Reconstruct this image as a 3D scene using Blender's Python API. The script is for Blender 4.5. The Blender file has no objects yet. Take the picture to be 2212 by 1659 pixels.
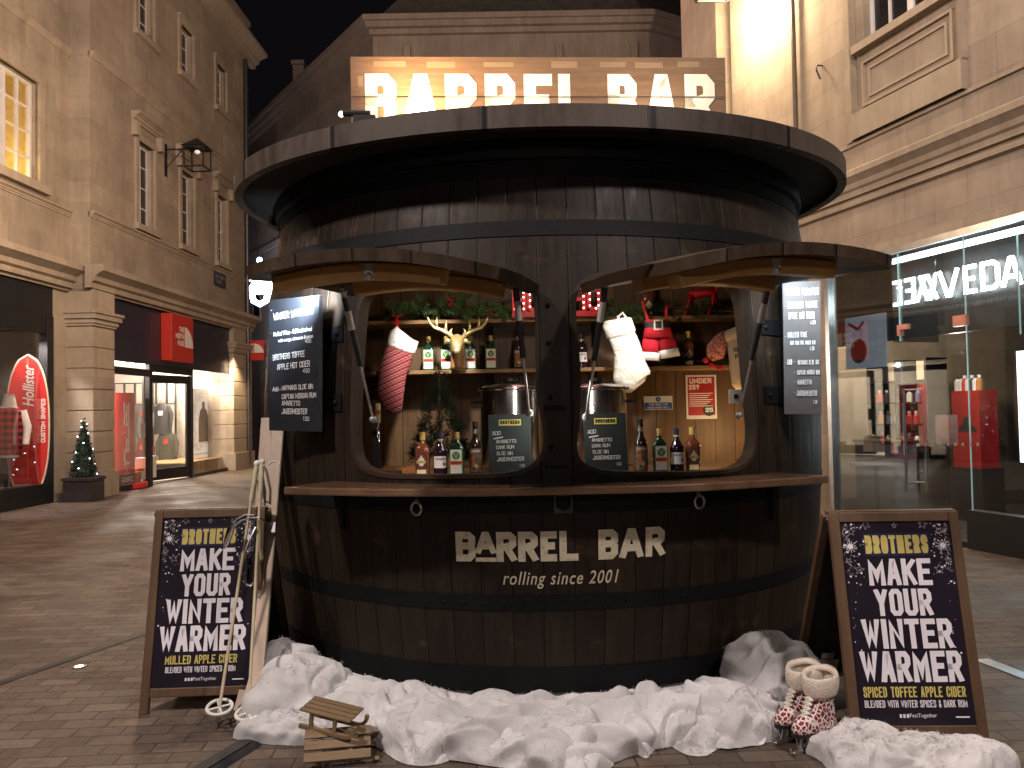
import bpy, bmesh, math, random
from math import sin, cos, pi, radians as rad, sqrt, atan2
from mathutils import Vector, Matrix, noise, geometry
random.seed(7)
S = bpy.context.scene
C = S.collection
V = Vector
# ---------------------------------------------------------------- camera
FPX, IW, IH = 1790.0, 2212.0, 1659.0
HC = 1.6
CR = Matrix.Rotation(pi/2+rad(1.8), 4, 'X') @ Matrix.Rotation(rad(-1.03), 4, 'Z')
cd = bpy.data.cameras.new('camera')
cam = bpy.data.objects.new('camera', cd); C.objects.link(cam)
cam.matrix_world = Matrix.Translation((0, 0, HC)) @ CR
cd.sensor_width = 36; cd.lens = 36*FPX/IW; cd.clip_start = .05; cd.clip_end = 300
S.camera = cam
CO = V((0, 0, HC))
def ray(px, py): return (CR @ V(((px-IW/2)/FPX, -(py-IH/2)/FPX, -1)))
def P(px, py, y):                     # point of the place seen at a pixel, at a distance y
    d = ray(px, py); return CO + d*(y/d.y)
def G(px, py, z=0.):                  # same, on a level plane
    d = ray(px, py); return CO + d*((z-HC)/d.z)
# ---------------------------------------------------------------- world, exposure
w = bpy.data.worlds.new('World'); S.world = w; w.use_nodes = True
bg = w.node_tree.nodes['Background']
bg.inputs[0].default_value = (.42, .33, .40, 1); bg.inputs[1].default_value = .006
S.view_settings.view_transform = 'Standard'; S.view_settings.look = 'None'
S.view_settings.exposure = .6; S.view_settings.gamma = 1
S.cycles.max_bounces = 8; S.cycles.transparent_max_bounces = 12
S.cycles.sample_clamp_indirect = 4; S.cycles.caustics_reflective = False; S.cycles.caustics_refractive = False
S.cycles.use_denoising = True
# ---------------------------------------------------------------- lamps of the street (out of frame), one frontal fill added 
def lamp(name, loc, energy, col, size=.15, kind='POINT', aim=None, cone=60, blend=.5):
    l = bpy.data.lights.new(name, kind); l.energy = energy; l.color = col
    if kind == 'AREA': l.size = size
    else: l.shadow_soft_size = size
    if kind == 'SPOT': l.spot_size = rad(cone); l.spot_blend = blend
    o = bpy.data.objects.new(name, l); C.objects.link(o); o.location = loc
    if aim is not None: o.rotation_euler = (V(aim)-V(loc)).to_track_quat('-Z', 'Y').to_euler()
    return o
WARM = (1, .68, .42); AMB = (1, .70, .53); WHT = (1, .93, .88); COOL = (.72, .85, 1); PINK = (1, .86, .80)
lamp('street_or_fill_light', (-4.6, .6, 7.6), 1500, PINK, .25)
lamp('street_or_fill_light', (4.0, -.6, 7.0), 900, PINK, .25)
lamp('street_or_fill_light', (-.6, -4.5, 3.6), 170, PINK, .3)  # added frontal fill that lifts the dark middle post, not a street lamp
lamp('street_or_fill_light', (-3.2, 9.5, 8.0), 540, AMB, .2)
lamp('street_or_fill_light', (-4.8, 12.6, 5.6), 360, (1, .72, .48), .2)
lamp('street_or_fill_light', (-5.0, 31.0, 6.0), 500, (1, .5, .26), .2)
lamp('street_or_fill_light', (.5, 17.0, 9.0), 170, (1, .66, .58), .2)
# ---------------------------------------------------------------- helpers
def tag(o, label=None, cat=None, group=None, kind=None):
    if label: o['label'] = label
    if cat: o['category'] = cat
    if group: o['group'] = group
    if kind: o['kind'] = kind
    return o
def thing(name, label, cat, loc=(0, 0, 0), rz=0, group=None, M=None):
    o = bpy.data.objects.new(name, None); C.objects.link(o); o.empty_display_size = .1
    if M is not None: o.matrix_world = M
    else: o.location = loc; o.rotation_euler = (0, 0, rz)
    return tag(o, label, cat, group)
def children(o): return [c for c in bpy.data.objects if c.parent == o]
def copy_tree(o, loc=None, rz=None, label=None, parent=None, group=None):
    c = o.copy(); C.objects.link(c); c.parent = parent
    if loc is not None: c.location = loc
    if rz is not None: c.rotation_euler = (0, 0, rz)
    if label: c['label'] = label
    if group: c['group'] = group
    for ch in children(o): copy_tree(ch, parent=c)
    return c
class MB:
    def __init__(s, M=None): s.v = []; s.f = []; s.M = M or Matrix()
    def add(s, vs, fs, M=None):
        n = len(s.v); T = s.M @ M if M is not None else s.M
        s.v += [T @ V(p) for p in vs]; s.f += [[i+n for i in f] for f in fs]; return s
    def box(s, x0, x1, y0, y1, z0, z1, M=None):
        return s.add([(x, y, z) for x in (x0, x1) for y in (y0, y1) for z in (z0, z1)],
            [(0,1,3,2),(4,6,7,5),(0,4,5,1),(2,3,7,6),(0,2,6,4),(1,5,7,3)], M)
    def cbox(s, c, d, M=None):
        return s.box(c[0]-d[0]/2, c[0]+d[0]/2, c[1]-d[1]/2, c[1]+d[1]/2, c[2]-d[2]/2, c[2]+d[2]/2, M)
    def bar(s, a, b, w, h=None, up=(0, 0, 1)):     # square bar between two points
        a, b = V(a), V(b); h = h or w; d = (b-a); L = d.length; z = d/L
        x = V(up).cross(z)
        if x.length < 1e-3: x = V((1, 0, 0)).cross(z)
        x.normalize(); y = z.cross(x)
        M = Matrix((x, y, z)).transposed().to_4x4(); M.translation = a
        return s.box(-w/2, w/2, -h/2, h/2, 0, L, M)
    def prism(s, pts, z0, z1, M=None):             # outline in x,y pushed along z
        n = len(pts)
        return s.add([(x, y, z0) for x, y in pts]+[(x, y, z1) for x, y in pts],
            [list(range(n))[::-1], list(range(n, 2*n))]+[(i, (i+1) % n, n+(i+1) % n, n+i) for i in range(n)], M)
    def front(s, pts, y0, y1, M=None):             # outline in x,z pushed along y
        n = len(pts)
        return s.add([(x, y0, z) for x, z in pts]+[(x, y1, z) for x, z in pts],
            [list(range(n)), list(range(n, 2*n))[::-1]]+[(i, n+i, n+(i+1) % n, (i+1) % n) for i in range(n)], M)
    def tube(s, pts, r, n=8, closed=False, M=None):
        pts = [V(p) for p in pts]; m = len(pts); vs = []; fs = []
        r = r if isinstance(r, (list, tuple)) else [r]*m
        up = None
        for i, p in enumerate(pts):
            a = pts[(i-1) % m] if (closed or i) else p
            b = pts[(i+1) % m] if (closed or i < m-1) else p
            t = (b-a).normalized()
            if up is None:
                up = t.orthogonal().normalized()
            up = (up-t*up.dot(t)).normalized(); q = t.cross(up)
            vs += [p+(up*cos(2*pi*k/n)+q*sin(2*pi*k/n))*r[i] for k in range(n)]
        for i in range(m if closed else m-1):
            for k in range(n):
                j = (i+1) % m
                fs.append((i*n+k, i*n+(k+1) % n, j*n+(k+1) % n, j*n+k))
        if not closed: fs += [list(range(n))[::-1], [(m-1)*n+k for k in range(n)]]
        return s.add(vs, fs, M)
    def lathe(s, prof, n=24, M=None, a0=0, a1=2*pi):
        full = abs(a1-a0-2*pi) < 1e-6; k = n if full else n+1
        vs = []; fs = []
        for i in range(k):
            a = a0+(a1-a0)*i/n
            vs += [(r*cos(a), r*sin(a), z) for r, z in prof]
        m = len(prof)
        for i in range(n):
            j = (i+1) % k
            for q in range(m-1): fs.append((i*m+q, j*m+q, j*m+q+1, i*m+q+1))
        return s.add(vs, fs, M)
    def ball(s, c, r, n=12, sz=1, M=None):
        T = Matrix.Translation(c)
        if M is not None: T = M @ T
        return s.lathe([(max(r*sin(pi*i/n*1.0), 1e-4), -r*sz*cos(pi*i/n)) for i in range(n+1)], n, T)
    def grid(s, nu, nv, fn, cu=False, M=None):
        vs = [fn(i/(nu if cu else nu-1), j/(nv-1)) for i in range(nu) for j in range(nv)]
        fs = [(i*nv+j, ((i+1) % nu)*nv+j, ((i+1) % nu)*nv+j+1, i*nv+j+1) for i in range(nu if cu else nu-1) for j in range(nv-1)]
        return s.add(vs, fs, M)
    def build(s, name, m, parent=None, smooth=False, bevel=0, seg=2, fix=True, M=None):
        me = bpy.data.meshes.new(name); me.from_pydata([tuple(v) for v in s.v], [], s.f); me.update()
        if fix and len(me.polygons) < 60000:
            b = bmesh.new(); b.from_mesh(me)
            bmesh.ops.remove_doubles(b, verts=b.verts, dist=1e-5)
            bmesh.ops.recalc_face_normals(b, faces=b.faces); b.to_mesh(me); b.free()
        if smooth:
            for p in me.polygons: p.use_smooth = True
            if smooth != 'full' and hasattr(me, 'set_sharp_from_angle'): me.set_sharp_from_angle(angle=rad(40))
        me.materials.append(m)
        o = bpy.data.objects.new(name, me); C.objects.link(o)
        if parent is not None: o.parent = parent
        if M is not None: o.matrix_local = M
        if bevel:
            md = o.modifiers.new('bevel', 'BEVEL'); md.width = bevel; md.segments = seg; md.limit_method = 'ANGLE'; md.angle_limit = rad(35)
        return o
def frame(o, x, z):                                # matrix: X right, Z up, Y away, from three vectors
    x = V(x).normalized(); z = (V(z)-x*V(z).dot(x)).normalized(); y = z.cross(x)
    M = Matrix((x, y, z)).transposed().to_4x4(); M.translation = o; return M
# ---------------------------------------------------------------- materials
class NT:
    def __init__(s, name):
        s.m = bpy.data.materials.new(name); s.m.use_nodes = True
        s.t = s.m.node_tree; s.n = s.t.nodes; s.b = s.n['Principled BSDF']; s.out = s.n['Material Output']
    def new(s, k, **kw):
        x = s.n.new(k)
        for a, b in kw.items():
            if a in x.bl_rna.properties: setattr(x, a, b)
        return x
    def link(s, a, b): s.t.links.new(a, b)
    def set(s, sock, v):
        if hasattr(v, 'is_output') or isinstance(v, bpy.types.NodeSocket): s.link(v, sock)
        else:
            if isinstance(v, (tuple, list)) and len(v) == 3 and sock.type == 'RGBA': v = (*v, 1)
            sock.default_value = v
    def obj(s): return s.new('ShaderNodeTexCoord').outputs['Object']
    def mapped(s, sc, co=None):
        x = s.new('ShaderNodeMapping'); s.link(co or s.obj(), x.inputs[0]); x.inputs['Scale'].default_value = sc; return x.outputs[0]
    def noise(s, sc, co=None, detail=4, rough=.6):
        x = s.new('ShaderNodeTexNoise'); x.inputs['Scale'].default_value = sc; x.inputs['Detail'].default_value = detail
        x.inputs['Roughness'].default_value = rough; s.link(co or s.obj(), x.inputs['Vector']); return x.outputs['Fac']
    def ramp(s, f, *st):
        x = s.new('ShaderNodeValToRGB'); s.link(f, x.inputs[0]); e = x.color_ramp.elements
        while len(e) < len(st): e.new(.5)
        for el, (p, c) in zip(e, st):
            el.position = p; el.color = (*c, 1) if isinstance(c, tuple) else (c, c, c, 1)
        return x.outputs[0]
    def mix(s, f, a, b, mode='MIX'):
        x = s.new('ShaderNodeMix', data_type='RGBA', blend_type=mode); x.data_type = 'RGBA'; x.blend_type = mode
        s.set(x.inputs[0], f); s.set(x.inputs[6], a); s.set(x.inputs[7], b); return x.outputs[2]
    def math(s, op, a, b=None, c=None):
        x = s.new('ShaderNodeMath'); x.operation = op
        for i, q in enumerate((a, b, c)):
            if q is not None: s.set(x.inputs[i], q)
        return x.outputs[0]
    def sep(s, co=None):
        x = s.new('ShaderNodeSeparateXYZ'); s.link(co or s.obj(), x.inputs[0]); return x.outputs
    def comb(s, a, b, c):
        x = s.new('ShaderNodeCombineXYZ')
        for i, q in enumerate((a, b, c)): s.set(x.inputs[i], q)
        return x.outputs[0]
    def bump(s, h, st=.3, d=.01):
        x = s.new('ShaderNodeBump'); x.inputs['Strength'].default_value = st; x.inputs['Distance'].default_value = d
        s.link(h, x.inputs['Height']); s.link(x.outputs[0], s.b.inputs['Normal'])
    def p(s, **kw):
        for k, v in kw.items():
            s.set(s.b.inputs[{'col': 'Base Color', 'rough': 'Roughness', 'metal': 'Metallic', 'emit': 'Emission Color', 'estr': 'Emission Strength',
                'spec': 'Specular IOR Level', 'trans': 'Transmission Weight', 'coat': 'Coat Weight', 'sheen': 'Sheen Weight', 'sss': 'Subsurface Weight'}[k]], v)
        return s
def mat(name, col, rough=.6, metal=0, sc=8., amt=.2, bump=0., bsc=60., spec=.4, emit=None, estr=0, coat=0):
    t = NT(name); n = t.noise(sc)
    c = t.ramp(n, (.3, tuple(x*(1-amt) for x in col)), (.7, tuple(min(1, x*(1+amt)) for x in col)))
    t.p(col=c, rough=rough, metal=metal, spec=spec, coat=coat)
    if emit: t.p(emit=emit, estr=estr)
    if bump: t.bump(t.noise(bsc), bump, .01)
    return t.m
def wood(name, a, b, axis='x', sc=6., rough=.55, plank=0., gap=.02, coat=0, bump=.15):
    t = NT(name); s = {'x': (.12, 1, 1), 'y': (1, .12, 1), 'z': (1, 1, .12)}[axis]
    co = t.mapped(s); n = t.noise(sc*4, co, 6, .65); n2 = t.noise(2.)
    f = t.math('MULTIPLY_ADD', n2, .5, t.math('MULTIPLY', n, .7))
    c = t.ramp(f, (.35, a), (.75, b))
    if plank:
        x = t.sep()[0]; q = t.math('DIVIDE', x, plank); fr = t.math('FRACT', q)
        g = t.math('GREATER_THAN', t.math('ABSOLUTE', t.math('SUBTRACT', fr, .5)), .5-gap)
        wn = t.new('ShaderNodeTexWhiteNoise', noise_dimensions='1D'); wn.noise_dimensions = '1D'; t.link(t.math('FLOOR', q), wn.inputs['W'])
        c = t.mix(1, c, t.ramp(wn.outputs[0], (0., .7), (1., 1.15)), 'MULTIPLY')
        c = t.mix(g, c, (.006, .004, .003))
    t.p(col=c, rough=rough, coat=coat, spec=.35)
    t.bump(n, bump, .004); return t.m
def glass_pane(name, refl=.12, tint=(1, 1, 1)):
    t = NT(name); t.n.remove(t.b)
    tr = t.new('ShaderNodeBsdfTransparent'); tr.inputs[0].default_value = (*tint, 1)
    gl = t.new('ShaderNodeBsdfGlossy'); gl.inputs['Roughness'].default_value = .01
    lw = t.new('ShaderNodeLayerWeight'); lw.inputs[0].default_value = .25
    f = t.math('MAXIMUM', t.math('MULTIPLY', lw.outputs['Fresnel'], .5), refl)
    mx = t.new('ShaderNodeMixShader'); t.link(f, mx.inputs[0]); t.link(tr.outputs[0], mx.inputs[1]); t.link(gl.outputs[0], mx.inputs[2])
    t.link(mx.outputs[0], t.out.inputs[0]); return t.m
def glow(name, col, s):
    return mat(name, tuple(min(1, c) for c in col), .5, amt=0, emit=col, estr=s)
def stone(name, col, bw=.95, bh=.42, grime=.35):
    t = NT(name); x, y, z = t.sep()
    uv = t.comb(x, z, 0.)
    br = t.new('ShaderNodeTexBrick'); t.link(uv, br.inputs['Vector'])
    br.inputs['Scale'].default_value = 1; br.inputs['Brick Width'].default_value = bw; br.inputs['Row Height'].default_value = bh
    br.inputs['Mortar Size'].default_value = .004; br.inputs['Mortar Smooth'].default_value = .3
    br.inputs['Color1'].default_value = (*[c*.88 for c in col], 1); br.inputs['Color2'].default_value = (*[min(1, c*1.07) for c in col], 1)
    br.inputs['Mortar'].default_value = (*[c*.7 for c in col], 1)
    n = t.noise(.9, None, 6, .65); n2 = t.noise(9., t.mapped((1, 1, .35)), 5)
    c = t.mix(1, br.outputs[0], t.ramp(n, (.3, 1-grime), (.7, 1.0)), 'MULTIPLY')
    c = t.mix(1, c, t.ramp(n2, (.25, .86), (.75, 1.04)), 'MULTIPLY')
    st = t.noise(2.6, t.mapped((1.6, 1.6, .12)), 6, .7); c = t.mix(1, c, t.ramp(st, (.30, (.85, .83, .80)), (.52, (1., 1., 1.))), 'MULTIPLY')
    t.p(col=c, rough=.85, spec=.2)
    t.bump(t.noise(45., None, 6), .12, .01); return t.m
# ---------------------------------------------------------------- lettering
GL = {k: [([tuple(map(float, q.split(','))) for q in st.strip('z').split()], st.endswith('z')) for st in v.split('|')] for k, v in {
'A': '0,0 .42,1 .58,1 1,0|.2,.3 .8,.3', 'B': '0,0 0,1 .75,1 1,.87 1,.65 .8,.53 0,.53|.8,.53 1,.41 1,.13 .75,0 0,0', 'C': '1,.72 1,.87 .75,1 .25,1 0,.87 0,.13 .25,0 .75,0 1,.13 1,.28',
'D': '0,0 0,1 .72,1 1,.85 1,.15 .72,0z', 'E': '1,1 0,1 0,0 1,0|0,.52 .8,.52', 'F': '1,1 0,1 0,0|0,.52 .8,.52', 'G': '1,.72 1,.87 .75,1 .25,1 0,.87 0,.13 .25,0 .75,0 1,.13 1,.48 .5,.48',
'H': '0,0 0,1|1,0 1,1|0,.52 1,.52', 'I': '.5,0 .5,1', 'J': '1,1 1,.13 .75,0 .25,0 0,.13 0,.28', 'K': '0,0 0,1|1,1 .05,.46|.32,.62 1,0', 'L': '0,1 0,0 1,0',
'M': '0,0 0,1 .5,.3 1,1 1,0', 'N': '0,0 0,1 1,0 1,1', 'O': '0,.13 0,.87 .25,1 .75,1 1,.87 1,.13 .75,0 .25,0z', 'P': '0,0 0,1 .75,1 1,.87 1,.6 .75,.47 0,.47',
'Q': '0,.13 0,.87 .25,1 .75,1 1,.87 1,.13 .75,0 .25,0z|.6,.25 1,0', 'R': '0,0 0,1 .75,1 1,.87 1,.62 .75,.49 0,.49|.5,.49 1,0', 'S': '1,.75 1,.87 .75,1 .25,1 0,.87 0,.66 .2,.56 .8,.46 1,.36 1,.13 .75,0 .25,0 0,.13 0,.25',
'T': '0,1 1,1|.5,1 .5,0', 'U': '0,1 0,.13 .25,0 .75,0 1,.13 1,1', 'V': '0,1 .42,0 .58,0 1,1', 'W': '0,1 .25,0 .5,.72 .75,0 1,1', 'X': '0,0 1,1|0,1 1,0', 'Y': '0,1 .5,.45 1,1|.5,.45 .5,0', 'Z': '0,1 1,1 0,0 1,0',
'0': '0,.13 0,.87 .25,1 .75,1 1,.87 1,.13 .75,0 .25,0z', '1': '.2,.8 .5,1 .5,0', '2': '0,.75 0,.87 .25,1 .75,1 1,.87 1,.6 0,.1 0,0 1,0', '4': '.75,0 .75,1 0,.3 1,.3', '5': '1,1 0,1 0,.58 .75,.58 1,.45 1,.13 .75,0 .25,0 0,.13',
'?': '0,.75 0,.87 .25,1 .75,1 1,.87 1,.62 .5,.48 .5,.28|.5,.1 .5,0', '&': '1,.4 .6,0 .2,0 0,.13 0,.35 .7,.75 .7,.9 .5,1 .3,1 .15,.87 .2,.7 1,0', '.': '.5,0 .5,.06', '-': '0,.5 1,.5', '=': '0,.0 1,.0', '*': '.35,.5 .65,.5', ',': '.6,.06 .3,-.15', '"': '.3,1 .3,.8|.7,1 .7,.8', '!': '.5,1 .5,.3|.5,.1 .5,0'}.items()}
ADV = {'I': .0, 'M': 1.3, 'W': 1.4, ' ': .55, '.': .1, '1': .55, ',': .3, '-': .6, '!': .1, '*': .5}
class Txt:
    def __init__(s): s.v = []; s.f = []; s.k = 0; s.cuts = []
    def cut(s): s.cuts.append(len(s.f)); return s
    def stroke(s, pts, t, closed=False, ylim=None):
        n = len(pts); pts = [V((x, y)) for x, y in pts]; L = []; R = []
        for i, p in enumerate(pts):
            a = pts[i-1] if (i or closed) else None
            b = pts[(i+1) % n] if (i < n-1 or closed) else None
            d1 = (p-a).normalized() if a is not None else None; d2 = (b-p).normalized() if b is not None else None
            d1 = d1 or d2; d2 = d2 or d1
            n1 = V((-d1.y, d1.x)); n2 = V((-d2.y, d2.x)); m = n1+n2
            if m.length < .2: m = n1
            m.normalize(); k = min(1/max(m.dot(n1), .3), 3.2)
            e = V((0, 0))
            if a is None: e = -d2*t*.5
            if b is None: e = d1*t*.5
            q1 = p+m*k*t/2+e; q2 = p-m*k*t/2+e
            if ylim:
                q1.y = min(max(q1.y, ylim[0]), ylim[1]); q2.y = min(max(q2.y, ylim[0]), ylim[1])
            L.append(q1); R.append(q2)
        o = len(s.v); s.v += [(q.x, q.y, s.k) for ab in zip(L, R) for q in ab]; s.k += 1
        for i in range(n if closed else n-1):
            j = (i+1) % n; s.f.append((o+2*i, o+2*i+1, o+2*j+1, o+2*j))
    def line(s, text, x, y, h, w, t=.2, align='c', gap=.3, jit=0., slant=0., rot=0.):
        if len(text) > 1: s.cut()
        T = t*h; adv = [ADV.get(c, 1.) for c in text]; n = len(text)
        tot = sum(adv); g = gap*T+.02*h                      # glyph width u*adv + T each
        u = (w-n*T-(n-1)*g)/max(tot, .1)
        if u <= 0: T *= .6; u = (w-n*T-(n-1)*g)/max(tot, .1)
        cx = x-(w/2 if align == 'c' else w if align == 'r' else 0)
        ox = cx; cr, sr = cos(rot), sin(rot)
        for c, a in zip(text, adv):
            gw = u*a
            if c in GL:
                jx, jy, jr, js = [random.uniform(-1, 1)*jit for _ in range(4)]
                for pts, cl in GL[c]:
                    q = []
                    for px, py in pts:
                        X = cx+T/2+px*gw+jx*h*.05; Y = T/2+py*(h-T)*(1+js*.12)+jy*h*.06+(px-.5)*jr*h*.15
                        X += slant*Y
                        q.append((x+(X-x)*cr-Y*sr, y+(X-x)*sr+Y*cr) if rot else (X, y+Y))
                    s.stroke(q, T, cl, None if (rot or jit or c in ',"') else (y, y+h))
            cx += gw+T+g
        return s
    def poly(s, pts):
        o = len(s.v); s.v += [(x, y, s.k) for x, y in pts]; s.k += 1; s.f.append(list(range(o, len(s.v)))); return s
    def rect(s, x0, x1, y0, y1): return s.poly([(x0, y0), (x1, y0), (x1, y1), (x0, y1)])
    def disc(s, x, y, r, n=10): return s.poly([(x+r*cos(2*pi*i/n), y+r*sin(2*pi*i/n)) for i in range(n)])
    def star(s, x, y, r, t, n=5, a0=pi/2):
        s.stroke([(x+(r if i % 2 == 0 else r*.45)*cos(a0+pi*i/n), y+(r if i % 2 == 0 else r*.45)*sin(a0+pi*i/n)) for i in range(2*n)], t, True); return s
    def font(s, text, x, y, h, w=None, align='c', shear=0., bold=0., rot=0., space=1.):
        s.cut(); cu = bpy.data.curves.new('t', 'FONT'); cu.body = text; cu.size = h; cu.shear = shear; cu.offset = bold; cu.space_character = space; cu.resolution_u = 4
        ob = bpy.data.objects.new('t', cu); C.objects.link(ob)
        dg = bpy.context.evaluated_depsgraph_get(); dg.update(); me = bpy.data.meshes.new_from_object(ob.evaluated_get(dg))
        vs = [tuple(v.co) for v in me.vertices]; fs = [tuple(p.vertices) for p in me.polygons]
        bpy.data.objects.remove(ob); bpy.data.meshes.remove(me)
        if not vs: return s
        x0 = min(v[0] for v in vs); x1 = max(v[0] for v in vs); k = w/(x1-x0) if w else 1; W = (x1-x0)*k
        dx = -(W/2 if align == 'c' else W if align == 'r' else 0); o = len(s.v)
        for v in vs:
            X = (v[0]-x0)*k+dx; Y = v[1]
            s.v.append((x+X*cos(rot)-Y*sin(rot), y+X*sin(rot)+Y*cos(rot), s.k))
        s.k += 1; s.f += [[i+o for i in f] for f in fs]; return s
    def build(s, m, parent, fn=None, off=.0015, name='lettering', depth=0.):
        fn = fn or (lambda x, y, k: (x, -off-k*3e-5, y))
        cs = sorted({0, len(s.f), *s.cuts}); o = None
        for c0, c1 in zip(cs, cs[1:]):                 # one mesh per line of writing
          fs = s.f[c0:c1]; ids = sorted({i for f in fs for i in f}); ix = {i: n for n, i in enumerate(ids)}
          b = MB(); b.add([fn(*s.v[i]) for i in ids], [[ix[i] for i in f] for f in fs])
          o = b.build(name, m, parent, fix=False)
          if depth:
            md = o.modifiers.new('solid', 'SOLIDIFY'); md.thickness = depth; md.offset = 0
        return o
# ================================================================ ground
def paving():
    t = NT('paving'); x, y, z = t.sep()
    co = t.comb(t.math('ADD', x, t.math('MULTIPLY', y, .05)), t.math('SUBTRACT', y, t.math('MULTIPLY', x, .05)), 0.)
    b = t.new('ShaderNodeTexBrick'); t.link(co, b.inputs['Vector'])
    for k, v in (('Scale', 1), ('Brick Width', .24), ('Row Height', .12), ('Mortar Size', .006), ('Mortar Smooth', .2), ('Bias', 0)): b.inputs[k].default_value = v
    b.inputs['Color1'].default_value = (.105, .074, .056, 1); b.inputs['Color2'].default_value = (.175, .132, .10, 1); b.inputs['Mortar'].default_value = (.062, .05, .042, 1)
    n = t.noise(.8, None, 6, .7); n2 = t.noise(30., None, 6, .7)
    c = t.mix(1, b.outputs[0], t.ramp(n, (.3, .62), (.65, 1.1)), 'MULTIPLY')
    c = t.mix(1, c, t.ramp(n2, (.3, .75), (.7, 1.15)), 'MULTIPLY')
    st = t.noise(2.2, None, 8, .75); c = t.mix(1, c, t.ramp(st, (.36, (.62, .58, .55)), (.50, (1., 1., 1.))), 'MULTIPLY')      # old stains
    vo = t.new('ShaderNodeTexVoronoi'); vo.inputs['Scale'].default_value = 2.6; t.link(t.obj(), vo.inputs['Vector']); gum = t.math('MULTIPLY', t.math('LESS_THAN', vo.outputs['Distance'], .045), .6)
    c = t.mix(gum, c, (.24, .22, .20))
    t.p(col=c, rough=t.ramp(n, (.35, .42), (.6, .75)), spec=.35)
    h = t.math('ADD', b.outputs[1], t.math('MULTIPLY', n2, -.25))
    x = t.new('ShaderNodeBump'); x.invert = True; x.inputs['Strength'].default_value = .5; x.inputs['Distance'].default_value = .012
    t.link(h, x.inputs['Height']); t.link(x.outputs[0], t.b.inputs['Normal']); return t.m
m = MB(); m.add([(-70, -30, 0), (70, -30, 0), (70, 110, 0), (-70, 110, 0)], [(0, 1, 2, 3)])
tag(m.build('paving', paving()), kind='structure')
steel = mat('steel', (.55, .55, .56), .3, 1, amt=.1)
dsteel = mat('dark_steel', (.10, .10, .11), .4, .8)
black = mat('black_paint', (.012, .012, .013), .45)
def strip(a, b, w, name, m_):
    a, b = V(a), V(b); d = (b-a).normalized(); q = V((-d.y, d.x, 0))*w/2
    s = MB(); s.add([a-q, a+q, b+q, b-q], [(0, 1, 2, 3)]); return tag(s.build(name, m_), kind='structure')
up4 = V((0, 0, .004))
strip(G(-40, 1490)+up4, G(545, 1288)+up4, .07, 'drain_channel', mat('drain', (.03, .028, .027), .5))
strip(G(2120, 1425)+up4, G(2320, 1502)+up4, .10, 'drain_channel', mat('drain_metal', (.45, .47, .5), .3, .9))
# ================================================================ facades
def fac(root):
    M = root.matrix_world.copy() if False else Matrix.LocRotScale(root.location, root.rotation_euler, None)
    I = M.inverted()
    def f(px, py=900, y=0.):
        o = I @ CO; d = I.to_3x3() @ ray(px, py); t = (y-o.y)/d.y; q = o+d*t
        return q.x, q.z
    f.M = M
    return f
def wall(mb, x0, x1, z0, z1, holes, y=0., dep=.25):
    xs = sorted({x0, x1, *[h[0] for h in holes], *[h[1] for h in holes]}); zs = sorted({z0, z1, *[h[2] for h in holes], *[h[3] for h in holes]})
    for a, b in zip(xs, xs[1:]):
        for c, d in zip(zs, zs[1:]):
            if a < x0-1e-6 or b > x1+1e-6 or c < z0-1e-6 or d > z1+1e-6: continue
            mx, mz = (a+b)/2, (c+d)/2
            if any(h[0] < mx < h[1] and h[2] < mz < h[3] for h in holes): continue
            mb.add([(a, y, c), (b, y, c), (b, y, d), (a, y, d)], [(0, 1, 2, 3)])
    for a, b, c, d in holes:
        mb.add([(a, y, c), (b, y, c), (b, y, d), (a, y, d), (a, y+dep, c), (b, y+dep, c), (b, y+dep, d), (a, y+dep, d)],
               [(0, 1, 5, 4), (1, 2, 6, 5), (2, 3, 7, 6), (3, 0, 4, 7)])
def run(mb, x0, x1, prof):                        # a moulding: profile in (y,z) pushed along x
    n = len(prof)
    mb.add([(x0, y, z) for y, z in prof]+[(x1, y, z) for y, z in prof], [list(range(n)), list(range(n, 2*n))[::-1]]+[(i, (i+1) % n, n+(i+1) % n, n+i) for i in range(n)])
def cornice(z0, z1, out, y=0.):
    h = z1-z0
    return [(y+.05, z0), (y-out*.25, z0), (y-out*.25, z0+h*.22), (y-out*.45, z0+h*.30), (y-out*.5, z0+h*.5), (y-out*.85, z0+h*.66), (y-out, z0+h*.72), (y-out, z0+h*.93), (y-out*.9, z1), (y+.05, z1)]
white_paint = mat('white_paint', (.62, .60, .60), .5, amt=.06)
dark_glass = mat('dark_window_glass', (.012, .011, .014), .06, spec=.6, amt=.3, sc=.7)
def window(par, x0, x1, z0, z1, y, rows=4, cols=2, pane=None, name='window', fm=None, t=.055):
    b = MB(); fm = fm or white_paint
    b.box(x0, x0+t, y, y+.07, z0, z1); b.box(x1-t, x1, y, y+.07, z0, z1); b.box(x0+t, x1-t, y, y+.07, z0, z0+t); b.box(x0+t, x1-t, y, y+.07, z1-t, z1)
    for i in range(1, cols):
        c = x0+(x1-x0)*i/cols; q = .05 if i*2 == cols else .016
        b.box(c-q, c+q, y-.003, y+.06, z0+t, z1-t)
    for i in range(1, rows):
        c = z0+(z1-z0)*i/rows; b.box(x0+t, x1-t, y+.012, y+.05, c-.016, c+.016)
    f = b.build(name, fm, par)
    g = MB(); g.box(x0+t/2, x1-t/2, y+.025, y+.035, z0+t/2, z1-t/2); g.build('pane', pane or dark_glass, f); return f
def blocks(mb, x0, x1, y0, y1, z0, z1, h, gap=.022, inset=.02):
    n = max(1, round((z1-z0)/h)); h = (z1-z0)/n
    for i in range(n):
        a = z0+i*h; mb.box(x0, x1, y0, y1, a, a+h-gap); mb.box(x0+inset, x1-inset, y0+inset, y1-inset, a+h-gap, a+h)
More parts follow.
